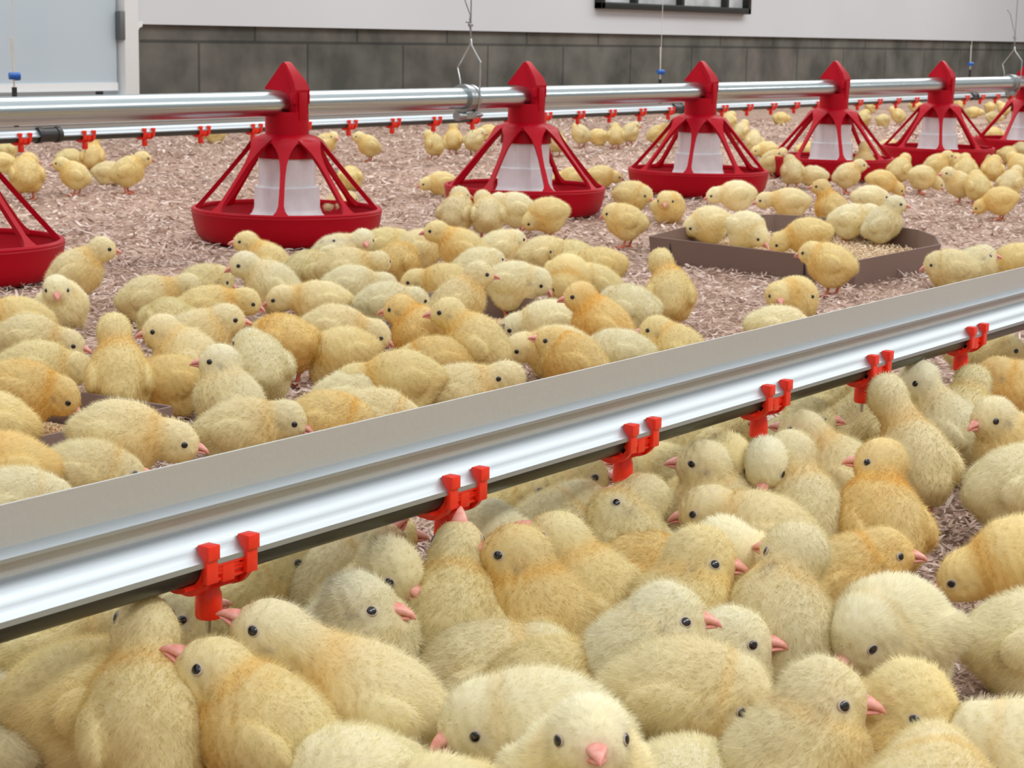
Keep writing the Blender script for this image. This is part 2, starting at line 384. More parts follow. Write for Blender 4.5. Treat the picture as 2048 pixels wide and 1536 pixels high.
def drinker_line(Y, zoff, slope, yslope, x0, x1, xs, label, couplers=()):
    root = empty('drinker_line', (x0, Y, 0)); tag(root, label, 'drinker line')
    def at(x, y, z): return (x-x0, y+yslope*(x-.9), z+zoff+slope*(x-.9))
    # rail made of the fin (matt) and the shoulder (bright) as two parts
    fin = [RAIL[i] for i in (0, 1, 2, 3, 4, 5, 6, 23, 24, 25)]
    sh = [RAIL[i] for i in (6, 7, 8, 9, 10, 11, 12, 13, 14, 15, 16, 17, 18, 19, 20, 21, 22, 23)]
    rg = [(.0030, .1369), (.0025, .1369), (-.0021, .1353), (-.0040, .1338), (-.0040, .1318), (-.0006, .1306), (.0010, .1306)]
    for nm, poly, mm in (('upright_fin', fin, M_ALUB), ('stiffening_ridge', rg, M_ALU), ('rounded_rail', sh, M_ALU)):
        bm = bmesh.new(); bm_prism(bm, poly, x0, x1, lambda u, v, t: at(t, u, v))
        obj(nm, from_bm(bm, nm, ang=28), mm, root)
    ZP = .1058
    bm = bmesh.new(); bm_tube(bm, [at(x0, 0, ZP), at(x1, 0, ZP)], .0116, 28)
    obj('water_pipe', from_bm(bm, 'water_pipe'), M_PVC, root)
    for x in xs:
        s = obj('nipple_drinker', NIP['clip_saddle'], None, root, at(x, 0, ZP))
        for dx in (-.0142, .0150): obj('clip_hook', NIP['clip_hook'], None, s, (dx, 0, 0))
        obj('nipple_cup', NIP['nipple_cup'], None, s); obj('trigger_pin', NIP['trigger_pin'], None, s)
    for x in couplers:
        bm = bmesh.new(); c = at(x, 0, ZP)
        for dx, w, r in ((-.028, .012, .0185), (0, .05, .0165), (.028, .012, .0185)):
            bm_tube(bm, [(c[0]+dx-w/2, c[1], c[2]+.004), (c[0]+dx+w/2, c[1], c[2]+.004)], r, 24)
        obj('pipe_coupler', from_bm(bm, 'pipe_coupler'), M_BLACKPL, root)
    return root
near_x = [on_y(px, py, .671)[0] for px, py in ((410, 1232), (883, 1075), (1237, 963), (1508, 873), (1716, 800), (1912, 738))]
near_x = [near_x[0]-.2] + near_x + [near_x[-1]+.2*i for i in range(1, 6)]
drinker_line(.668, .017, -.00415, -.00138, .25, 3.2, near_x, 'near aluminium drinker rail with dark pipe and red nipples crossing the crowd of chicks')
far_x = [2.914+.1925*i for i in range(-2, 36)]
drinker_line(3.42, .027, 0, 0, 2.2, 11.0, far_x, 'far aluminium drinker line behind the feeder pipe', couplers=(2.993, 5.86, 8.6))

# ------------------------------------------------------------------ feeder line
FY, PZ, PR = 2.375, .254, .0226
bm = bmesh.new(); bm_tube(bm, [(0, 0, 0), (11.0, 0, 0)], PR, 40)
pipe = obj('feed_pipe', from_bm(bm, 'feed_pipe'), M_PIPE, None, (1.3, FY, PZ)); tag(pipe, 'long galvanised feed pipe running above the row of red pan feeders', 'feed pipe')

def feeder_meshes():
    D = {}
    bm = bmesh.new()   # pan
    bm_lathe(bm, [(.0005, .0008), (.144, .0008), (.155, .003), (.1640, .010), (.1695, .022), (.1735, .040), (.1757, .0540), (.1768, .0565), (.1755, .0590), (.1715, .0590), (.1700, .0550),
                  (.165, .036), (.154, .016), (.138, .0085), (.10, .010), (.055, .022), (.0005, .030)], 72)
    D['pan'] = (from_bm(bm, 'pan', ang=50), M_RED)
    bm = bmesh.new()   # ring on the pan's lip
    bm_lathe(bm, [(.168, .0555), (.1755, .0560), (.1765, .0600), (.1745, .0625), (.1690, .0622), (.1675, .0590)], 72, close=True)
    D['rim_ring'] = (from_bm(bm, 'rim_ring', ang=50), M_RED)
    bm = bmesh.new()   # collar with flared shoulder
    bm_lathe(bm, [(.0400, .226), (.0405, .185), (.0450, .1835), (.0560, .180), (.0640, .1745), (.0665, .170), (.0645, .1685), (.054, .1745), (.044, .178), (.038, .180), (.038, .225)], 56, close=True)
    bm_lathe(bm, [(.0520, .178), (.0560, .1440), (.0540, .1440), (.0495, .178)], 56, close=True)
    D['collar'] = (from_bm(bm, 'collar', ang=40), M_RED)
    bm = bmesh.new()   # one spoke, along +x, with webbed head and foot
    pr = [(.058, .1775, .0250), (.066, .1720, .0240), (.074, .1620, .0160), (.082, .1530, .0105), (.095, .1390, .0066), (.110, .1230, .0050), (.125, .1070, .0046), (.155, .0760, .0052), (.163, .0680, .0080), (.1705, .0605, .0150)]
    A = []
    for i, (r, z, w) in enumerate(pr):
        r2, z2 = r-.0056, z-.0052
        A.append([bm.verts.new(p) for p in ((r, -w, z), (r, w, z), (r2, w*.8, z2), (r2, -w*.8, z2))])
    for i in range(len(A)-1):
        for k in range(4):
            l = (k+1) % 4; bm.faces.new((A[i][k], A[i][l], A[i+1][l], A[i+1][k]))
    bm.faces.new(A[0][::-1]); bm.faces.new(A[-1])
    D['spoke'] = (from_bm(bm, 'spoke', ang=40), M_RED)
    bm = bmesh.new()   # white feed cylinder with flared louvre
    R = bm_lathe(bm, [(.0530, .160), (.0530, .098), (.0600, .096), (.0610, .062), (.0650, .052), (.0860, .030), (.0845, .0290), (.062, .050), (.058, .060), (.057, .094), (.0505, .096), (.0505, .160)], 64, close=True)
    for ring in R:      # shallow vertical flutes
        for i, v in enumerate(ring):
            if 12 <= i % 16 or i % 16 < 1:
                v.co.x *= .955; v.co.y *= .955
    D['feed_cylinder'] = (from_bm(bm, 'feed_cylinder', ang=30), M_WHITEPL)
    # saddle clamp over the pipe: gabled head with a round pipe opening
    bm = bmesh.new()
    w, hw = .0165, .0375
    outer = [(-hw, .222), (-.036, .250), (-.0385, .266), (-.0320, .281), (-.0060, .3120), (0, .3160), (.0060, .3120), (.0400, .2675), (.0385, .2650), (.0200, .2640)]
    inner = []
    for a in range(80, 181, 10):
        aa = math.radians(a); inner.append((PR*1.02*math.cos(aa), .240+PR*1.02*math.sin(aa)))
    inner += [(-PR*1.02, .222)]
    poly = outer + inner
    bm_prism(bm, poly, -w, w, lambda u, v, t: (t, u, v))
    tri = bmesh.ops.triangulate(bm, faces=[f for f in bm.faces if len(f.verts) > 4])
    # bevelled ridge plates on both gables
    for s in (-1, 1):
        bm_prism(bm, [(-.037, .250), (-.0385, .266), (-.0320, .281), (-.003, .3130), (.001, .3080), (-.0230, .2790), (-.0290, .266), (-.029, .250)], s*w, s*(w+.0035), lambda u, v, t: (t, u, v))
    # near side rib down to the collar and far side short lug
    bm_box(bm, (0, -.0375, .236), (.022, .006, .05), bevel=.0015)
    bm_box(bm, (0, -.0330, .250), (.046, .008, .020), bevel=.002)
    for v in bm.verts: v.co.x *= 1-.5*min(max((v.co.z-.268)/.048, 0), 1)
    D['pipe_clamp'] = (from_bm(bm, 'pipe_clamp', ang=30), M_RED)
    for k_, (me, mm) in D.items():
        me.materials.append(mm)
        if k_ == 'pan': continue
        for v in me.vertices:
            z = v.co.z; v.co.z = z+.0010+(.0130*min(max((z-.058)/.11, 0), 1)) if z < .225 or k_ != 'pipe_clamp' else z+.014
    return D
FM = feeder_meshes()
feeder_px = [('red pan feeder cut off by the left edge of the photo', None, 0), ('largest whole red pan feeder, leftmost full pan on the feed pipe', 574, -4), ('second whole red pan feeder from the left with chicks at its rim', 1052, 17),
             ('third whole red pan feeder from the left, behind the big cardboard tray', 1400, -8), ('fourth whole red pan feeder, pan mostly hidden by crowding chicks', 1667, 10),
             ('fifth whole red pan feeder, small, near the right edge', 1880, 3), ('red pan feeder cut off by the right edge of the photo', None, 20), ('distant red pan feeder beyond the right edge', None, 5)]
FX = [1.875, 2.65, 3.424, 4.186, 4.943, 5.704, 6.47, 7.24]
for (lab, _, ph), fx in list(zip(feeder_px, FX))[:7]:
    f = empty('pan_feeder', (fx, FY, 0)); tag(f, lab, 'poultry feeder', 'pan feeders hanging from the feed pipe')
    for nm in ('pan', 'rim_ring', 'collar', 'pipe_clamp', 'feed_cylinder'): 
        o = obj(nm, FM[nm][0], None, f)
        if nm == 'feed_cylinder': o['label'] = 'frosted white plastic feed cylinder'; o.rotation_euler = (0, 0, math.radians(ph*1.7+12))
    # direction to the viewer, spokes placed from it
    va = math.atan2(-FY, -fx)
    for k_ in range(8):
        s = obj('spoke', FM['spoke'][0], None, f); s.rotation_euler = (0, 0, va+math.radians(ph+k_*45))
    rx, ry = random.uniform(-.012, .012), random.uniform(-.012, .012)

# pipe hangers: coupling clamp, wire yoke, cable
def hanger(x, lab):
    h = empty('pipe_hanger', (x, FY, PZ)); tag(h, lab, 'pipe hanger', 'wire hangers carrying the feed pipe')
    bm = bmesh.new()
    for dx, w, r in ((-.012, .012, PR+.007), (0, .016, PR+.0045), (.012, .008, PR+.006)):
        bm_tube(bm, [(dx-w/2, 0, 0), (dx+w/2, 0, 0)], r, 36)
    bm_box(bm, (.0, -.006, -.034), (.038, .018, .016), bevel=.002)
    obj('coupling_clamp', from_bm(bm, 'coupling_clamp'), M_STEEL, h)
    bm = bmesh.new(); bm_tube(bm, [(-.045, -.008, -.035), (-.034, -.008, -.035), (-.0339, -.008, -.035), (.014, -.008, -.035), (.045, -.008, -.035)], [.0095, .0095, .0072, .0072, .003], 12)
    obj('clamp_bolt', from_bm(bm, 'clamp_bolt'), M_STEEL, h)
    bm = bmesh.new()
    bm_tube(bm, [(0, .034, .0), (.0, .036, .035), (0, .046, .062), (0, .004, .108), (0, .000, .125), (0, -.004, .108), (0, -.036, .075), (0, -.034, .0), (.0, -.03, -.022), (0, 0, -.034), (0, .03, -.022), (0, .034, 0)], .0016, 8, cap=False)
    y = obj('wire_yoke', from_bm(bm, 'wire_yoke'), M_WIRE, h); y.location = (.012, 0, 0); y.rotation_euler = (0, 0, math.radians(-18))
    bm = bmesh.new(); bm_tube(bm, [(.012, 0, .118), (.011, 0, .150), (.0105, 0, 2.46)], .0015, 8)
    bm_tube(bm, [(.012, 0, .135), (.007, .002, .152), (.014, .004, .17), (.006, .01, .195), (-.01, .014, .23), (-.03, .02, .245)], .0013, 8)
    bm_box(bm, (.010, 0, .150), (.012, .006, .006), bevel=.001); bm_box(bm, (.004, .002, .156), (.012, .004, .004), bevel=.001)
    obj('suspension_cable', from_bm(bm, 'suspension_cable'), M_STEEL, h)
hanger(3.205, 'wire hanger and clamp holding the pipe beside the second whole feeder')
hanger(6.30, 'distant wire hanger clamp on the pipe near the right edge')
# cords that carry the far drinker line
def cord(px, py, lab, toggle=True):
    p = on_y(px, py, 3.42); z0 = .168
    c = empty('hanging_cord', (p[0], 3.42, z0)); tag(c, lab, 'hanging cord', 'cords holding the far drinker line')
    bm = bmesh.new(); zt = p[2]-z0
    bm_tube(bm, [(0, 0, 0), (0, 0, zt), (.0, 0, 2.5)], .0011, 6)
    bm_tube(bm, [(0, 0, zt-.03), (-.002, 0, zt+.03), (-.006, 0, zt+.085)], .0022, 6)
    obj('cord', from_bm(bm, 'cord'), M_STRING, c)
    bm = bmesh.new(); bm_tube(bm, [(-.010, .005, zt), (.010, -.005, zt)], [.008, .0085], 14); bm_tube(bm, [(.003, 0, zt-.001), (.013, -.006, zt-.001)], [.0095, .0085], 14)
    obj('toggle', from_bm(bm, 'toggle'), M_BLUE, c)
    bm = bmesh.new(); bm_tube(bm, [(0, 0, 0), (0, 0, .016)], .004, 10); bm_box(bm, (0, 0, -.004), (.016, .008, .012), bevel=.001); bm_tube(bm, [(0, 0, zt-.06), (0, 0, zt-.025)], .006, 10)
    obj('cord_clip', from_bm(bm, 'cord_clip'), M_BLACKPL, c)
cord(28, 152, 'thin cord with bright blue toggle in front of the pale door')
cord(1321, 144, 'thin white cord with small blue toggle before the block wall centre')
cord(1941, 128, 'thin cord with tiny dark blue toggle near the right edge')

# ------------------------------------------------------------------ cardboard feed trays
def tray(A, B, depth, hgt, lab, flaps=True, grain=True, seed=1, glab=''):
    """A, B: front bottom corners on the floor (left, right); depth goes away from the viewer"""
    A = Vector((A[0], A[1], 0)); B = Vector((B[0], B[1], 0)); ux = (B-A); L = ux.length; ux.normalize(); uy = Vector((-ux.y, ux.x, 0))
    t = empty('cardboard_tray', A, math.atan2(ux.y, ux.x)); tag(t, lab, 'cardboard tray', 'cardboard chick feed trays')
    bm = bmesh.new(); bm_box(bm, (L/2, depth/2, .0035), (L, depth, .003)); obj('tray_base', from_bm(bm, 'tray_base'), M_BOX, t)
    th = .0035
    for c, s in (((L/2, 0, hgt/2), (L, th, hgt)), ((L/2, depth, hgt/2), (L, th, hgt)), ((0, depth/2, hgt/2), (th, depth-.004, hgt)), ((L, depth/2, hgt/2), (th, depth-.004, hgt))):
        bm = bmesh.new(); bm_box(bm, c, s, bevel=.0008); obj('tray_side', from_bm(bm, 'tray_side'), M_BOX, t)
    if flaps:
        for xx in (.045, L-.07):
            bm = bmesh.new(); bm_box(bm, (xx, -th*.72, hgt*.5), (.0022, .002, hgt*.97)); obj('fold_slot', from_bm(bm, 'fold_slot'), M_BLACKPL, t)
    if grain:
        r = np.random.default_rng(seed); n = 5200
        Pg = np.stack([r.uniform(.012, L-.012, n), r.uniform(.01, depth-.01, n), np.zeros(n)], 1)
        hgt_ = .004+.006*(np.sin(Pg[:, 0]*22+1)*np.cos(Pg[:, 1]*17)*.5+.5)
        Pg[:, 2] = hgt_*r.uniform(.8, 1.1, n)
        s = r.uniform(.0010, .0022, (n, 1))
        oc = np.array([[1, 0, 0], [-1, 0, 0], [0, 1, 0], [0, -1, 0], [0, 0, 1], [0, 0, -1]])*1.0
        V = (Pg[:, None]+oc[None]*s[:, None]*r.uniform(.7, 1.3, (n, 6, 1))).reshape(-1, 3)
        ft = np.array([[0, 2, 4], [2, 1, 4], [1, 3, 4], [3, 0, 4], [2, 0, 5], [1, 2, 5], [3, 1, 5], [0, 3, 5]])
        F3 = (np.arange(n)[:, None, None]*6+ft[None]).reshape(-1, 3)
        pal = np.array([[.66, .47, .27], [.74, .58, .38], [.50, .31, .16], [.80, .68, .46]]); c = pal[r.integers(0, 4, n)]
        # bed under the crumbs
        g = 26; gx, gy = np.meshgrid(np.linspace(.006, L-.006, g), np.linspace(.006, depth-.006, g)); gz = .0045+.006*(np.sin(gx*22+1)*np.cos(gy*17)*.5+.5)
        Vb = np.stack([gx.ravel(), gy.ravel(), gz.ravel()-.001], 1); idx = np.arange(g*g).reshape(g, g)
        q = np.stack([idx[:-1, :-1], idx[:-1, 1:], idx[1:, 1:], idx[1:, :-1]], -1).reshape(-1, 4)
        Fb = np.concatenate([q[:, [0, 1, 2]], q[:, [0, 2, 3]]])+len(V)
        me = mesh_arrays('chick_feed', np.concatenate([V, Vb]), np.concatenate([F3, Fb]), np.concatenate([np.repeat(c, 6, 0), np.tile([[.60, .42, .25]], (g*g, 1))]), attr_material('feed_crumbs', .9), smooth=False)
        fo = obj('chick_feed', me); fo.location = A; fo.rotation_euler = (0, 0, math.atan2(ux.y, ux.x)); tag(fo, glab, 'feed', kind='stuff')
    return t
def tray_poly(B, hgt, lab, glab):
    B = [np.array(b) for b in B]; cen = sum(B)/len(B); n = len(B)
    t = empty('cardboard_tray', (cen[0], cen[1], 0)); tag(t, lab, 'cardboard tray', 'cardboard chick feed trays')
    L = [b-cen for b in B]; T = [l*1.022 for l in L]
    bm = bmesh.new(); bm_prism(bm, [tuple(l) for l in L], .001, .004, lambda u, v, w: (u, v, w)); obj('tray_base', from_bm(bm, 'tray_base'), M_BOX, t)
    for k_ in range(n):
        a, b = L[k_], L[(k_+1) % n]; ta, tb = T[k_], T[(k_+1) % n]; f = .986
        bm = bmesh.new()
        vs = [bm.verts.new(q) for q in ((*a, 0), (*b, 0), (*tb, hgt), (*ta, hgt), (*(a*f), 0), (*(b*f), 0), (*(tb*f), hgt), (*(ta*f), hgt))]
        for q in ((0, 1, 2, 3), (7, 6, 5, 4), (0, 4, 5, 1), (1, 5, 6, 2), (2, 6, 7, 3), (3, 7, 4, 0)): bm.faces.new([vs[w] for w in q])
        obj('tray_side', from_bm(bm, 'tray_side'), M_BOX, t)
    for k_, u in ((0, .985), (1, .985)):
        a = L[k_]*(1-u)+L[(k_+1) % n]*u; d_ = L[(k_+1) % n]-L[k_]; d_ = d_/np.linalg.norm(d_); nrm_ = np.array([d_[1], -d_[0]]); nrm_ = nrm_ if nrm_ @ a > 0 else -nrm_
        a = a*1.012+nrm_*.0006
        bm = bmesh.new(); bm_box(bm, (a[0], a[1], hgt*.5), (.0022, .0022, hgt*.94), rot=Matrix.Rotation(math.atan2(d_[1], d_[0]), 3, 'Z')); obj('fold_slot', from_bm(bm, 'fold_slot'), M_BLACKPL, t)
    r = np.random.default_rng(1); P = r.uniform(np.min(L, 0), np.max(L, 0), (16000, 2)); k_ = np.ones(len(P), bool)
    for q in range(n):
        a, b = L[q], L[(q+1) % n]; e_ = b-a; cr_ = e_[0]*(P[:, 1]-a[1])-e_[1]*(P[:, 0]-a[0]); c0 = e_[0]*(-a[1])-e_[1]*(-a[0]); k_ &= (cr_*np.sign(c0))/np.linalg.norm(e_) > .008
    P = P[k_]; m_ = len(P); Pg = np.concatenate([P, (.006+.008*r.random((m_, 1)))], 1); s_ = r.uniform(.0013, .0030, (m_, 1))
    oc = np.array([[1, 0, 0], [-1, 0, 0], [0, 1, 0], [0, -1, 0], [0, 0, 1], [0, 0, -1]])*1.0
    V = (Pg[:, None]+oc[None]*s_[:, None]*r.uniform(.7, 1.3, (m_, 6, 1))).reshape(-1, 3)
    ft = np.array([[0, 2, 4], [2, 1, 4], [1, 3, 4], [3, 0, 4], [2, 0, 5], [1, 2, 5], [3, 1, 5], [0, 3, 5]])
    F3 = (np.arange(m_)[:, None, None]*6+ft[None]).reshape(-1, 3)
    pal = np.array([[.62, .46, .29], [.70, .56, .40], [.48, .32, .19], [.76, .65, .48]]); c = pal[r.integers(0, 4, m_)]
    Vb = np.array([[*(l*.97), .0065] for l in L]+[[0, 0, .0095]]); Fb = np.array([[q, (q+1) % n, n] for q in range(n)])+len(V)
    me = mesh_arrays('chick_feed', np.concatenate([V, Vb]), np.concatenate([F3, Fb]), np.concatenate([np.repeat(c, 6, 0), np.tile([[.56, .41, .26]], (n+1, 1))]), attr_material('feed_crumbs', .9), smooth=False)
    fo = obj('chick_feed', me); fo.location = (cen[0], cen[1], 0); tag(fo, glab, 'feed', kind='stuff')
tray_poly(BIGTRAY, .046, 'open brown cardboard tray on the right, full of feeding chicks', 'pale feed crumbs inside the large tray on the right')
a_ = on_z(-60, 905, .040); b_ = on_z(344, 812, .040)
tray(a_, b_, .26, .040, 'brown cardboard tray at the lower left, just behind the drinker rail', seed=2, glab='feed crumbs in the lower left tray behind the rail')
a_ = on_z(935, 662, .036); b_ = on_z(1190, 612, .036)
tray(a_, b_, .24, .036, 'mostly hidden cardboard tray in the middle of the crowd of chicks', seed=3, glab='feed crumbs in the half hidden middle tray')

# ------------------------------------------------------------------ chicks: one continuous downy body each, with eyes, beak, legs as parts
def rot_y(a): c, s = math.cos(a), math.sin(a); return np.array([[c, 0, s], [0, 1, 0], [-s, 0, c]])
def rot_z(a): c, s = math.cos(a), math.sin(a); return np.array([[c, -s, 0], [s, c, 0], [0, 0, 1.0]])
def sd_ell(P, c, r, R=None):
    q = P-c
    if R is not None: q = q @ R            # rows: local axes are columns of R
    r = np.asarray(r, dtype=np.float32)
    k0 = np.sqrt(((q/r)**2).sum(-1)); k1 = np.sqrt(((q/(r*r))**2).sum(-1))+1e-9
    return k0*(k0-1)/k1
def sd_cone(P, a, b, ra, rb):
    ab = b-a; t = np.clip(((P-a) @ ab)/(ab @ ab), 0, 1)
    return np.linalg.norm(P-a-t[..., None]*ab, axis=-1)-(ra+(rb-ra)*t)
def smin(a, b, k):
    h = np.maximum(k-np.abs(a-b), 0)/k
    return np.minimum(a, b)-h*h*k*.25
class ChickShape:
    def __init__(s, head, gaze, zb, pitch, lump, wing=1.0, fat=1.0, hs=1.0):
        s.head = np.array(head, dtype=np.float32); g = np.array(gaze, float); g /= np.linalg.norm(g); s.gaze = g
        l = np.cross([0, 0, 1.0], g); l /= (np.linalg.norm(l)+1e-9); s.HR = np.stack([g, l, np.cross(g, l)], 1).astype(np.float32)
        s.zb = zb; s.c = np.array([0, 0, zb], dtype=np.float32); s.R = rot_y(-pitch).astype(np.float32); s.lump = lump; s.wing = wing; s.fat = fat; s.hs = hs; s.pitch = pitch
        s.ph = lump.uniform(0, 6.28, (6, 3))
    def b(s, x, y, z): return s.c + s.R @ np.array([x, y, z], dtype=np.float32)
    def noise(s, P, f):
        o = 0
        for i in range(3):
            o = o + np.sin(P[..., 0]*f*(1+.37*i)+s.ph[i, 0]+1.7*np.sin(P[..., 1]*f*.8+s.ph[i, 1]))*np.cos(P[..., 2]*f*(1.1-.2*i)+s.ph[i, 2]+P[..., 1]*f*.9)
        return o/3
    def parts(s, P):
        f = s.fat
        d = sd_ell(P, s.b(-.002, 0, 0), (.0350, .0300*f, .0320*f), s.R)
        d = smin(d, sd_ell(P, s.b(.013, 0, -.002), (.0240, .0255*f, .0275*f), s.R), .014)
        d = smin(d, sd_ell(P, s.b(-.031, 0, .004), (.013, .014, .011), s.R), .014)
        low = s.zb-.020
        for y in (-.0135, .0135): d = smin(d, sd_ell(P, np.array([-.004, y*f, low]), (.017, .0145, .0165)), .012)
        nb = s.b(.016, 0, .010)
        H = s.head
        v = H-nb; ln = np.linalg.norm(v)
        neck = sd_cone(P, nb, nb+v*.85, .0185, .0135*s.hs)
        d = smin(d, neck, .009)
        hd = sd_ell(P, H+s.HR @ np.array([-.001, 0, .0005]), np.array([.0182, .0158, .0162])*s.hs, s.HR)
        hd = smin(hd, sd_ell(P, H+s.HR @ (np.array([.0095, 0, -.003])*s.hs), np.array([.0095, .0105, .0090])*s.hs, s.HR), .008)
        hd = smin(hd, sd_ell(P, H+s.HR @ (np.array([.000, 0, -.007])*s.hs), np.array([.0125, .0135, .0095])*s.hs, s.HR), .006)
        d = smin(d, hd, .006)
        # wings folded on the flanks: a low ridge with its own edge
        if s.wing:
            Rw = s.R @ rot_y(.26)
            for sg in (-1, 1):
                w = sd_ell(P, s.b(-.005, sg*.0265*f, .0035), (.0235, .0085, .0150), (Rw @ rot_z(-sg*.10)).astype(np.float32))
                d = smin(d, w, .0028)
        return d
    def sdf(s, P):
        return s.parts(P)-.0007*s.noise(P, 210)-.0006*s.noise(P, 520)
    def normal(s, P, e=.0006):
        g = np.stack([s.sdf(P+np.eye(3, dtype=np.float32)[i]*e)-s.sdf(P-np.eye(3, dtype=np.float32)[i]*e) for i in range(3)], -1)
        return g/(np.linalg.norm(g, axis=-1, keepdims=True)+1e-9)
    def march(s, o, d, n=26):
        o = np.array(o, float); t = 0
        for _ in range(n):
            v = float(s.sdf(np.array([o+d*t], dtype=np.float32))[0]); t += v*.8
        return o+d*t
def surface_nets(fn, lo, hi, h):
    ax = [np.arange(lo[i], hi[i]+h, h, dtype=np.float32) for i in range(3)]
    G = np.stack(np.meshgrid(*ax, indexing='ij'), -1); D = fn(G); S = D < 0
    nx, ny, nz = D.shape
    c = S[:-1, :-1, :-1].astype(np.int8)
    cnt = sum(S[a:nx-1+a, b:ny-1+b, c_:nz-1+c_].astype(np.int8) for a in (0, 1) for b in (0, 1) for c_ in (0, 1))
    act = (cnt > 0) & (cnt < 8); I = np.argwhere(act); vid = -np.ones(act.shape, dtype=np.int64); vid[act] = np.arange(len(I))
    acc = np.zeros((len(I), 3), dtype=np.float32); num = np.zeros(len(I), dtype=np.float32)
    corners = [(a, b, c_) for a in (0, 1) for b in (0, 1) for c_ in (0, 1)]
    for p in corners:
        for k in range(3):
            if p[k] == 0:
                q = list(p); q[k] = 1
                dp = D[I[:, 0]+p[0], I[:, 1]+p[1], I[:, 2]+p[2]]; dq = D[I[:, 0]+q[0], I[:, 1]+q[1], I[:, 2]+q[2]]
                cr_ = (dp < 0) != (dq < 0); t = np.where(cr_, dp/(dp-dq+1e-12), 0)
                pos = np.tile(np.array(p, dtype=np.float32), (len(I), 1)); pos[:, k] += t
                acc += pos*cr_[:, None]; num += cr_
    V = (I+acc/num[:, None])*h+np.array([a[0] for a in ax]); V = V.astype(np.float32)
    F = []
    for k in range(3):
        a, b = (k+1) % 3, (k+2) % 3
        sl0 = [slice(1, -1)]*3; sl0[k] = slice(0, -1); sl1 = list(sl0); sl1[k] = slice(1, None)
        s0 = S[tuple(sl0)]; s1 = S[tuple(sl1)]
        E = np.argwhere(s0 != s1); inside0 = s0[tuple(E.T)]
        base = E.copy(); 
        for j in range(3):
            if j != k: base[:, j] += 1
        def cell(da, db):
            q = base.copy(); q[:, a] -= da; q[:, b] -= db; return vid[q[:, 0], q[:, 1], q[:, 2]]
        q = np.stack([cell(0, 0), cell(1, 0), cell(1, 1), cell(0, 1)], 1)
        q[~inside0] = q[~inside0][:, ::-1]
        F.append(q)
    F = np.concatenate(F); F = F[(F >= 0).all(1)]
    return V, F
CREAM = np.array([.98, .885, .55]); GOLD = np.array([.93, .64, .21]); WHITE = np.array([.99, .96, .78]); TAN = np.array([.50, .43, .31]); PINK = np.array([.74, .42, .34])
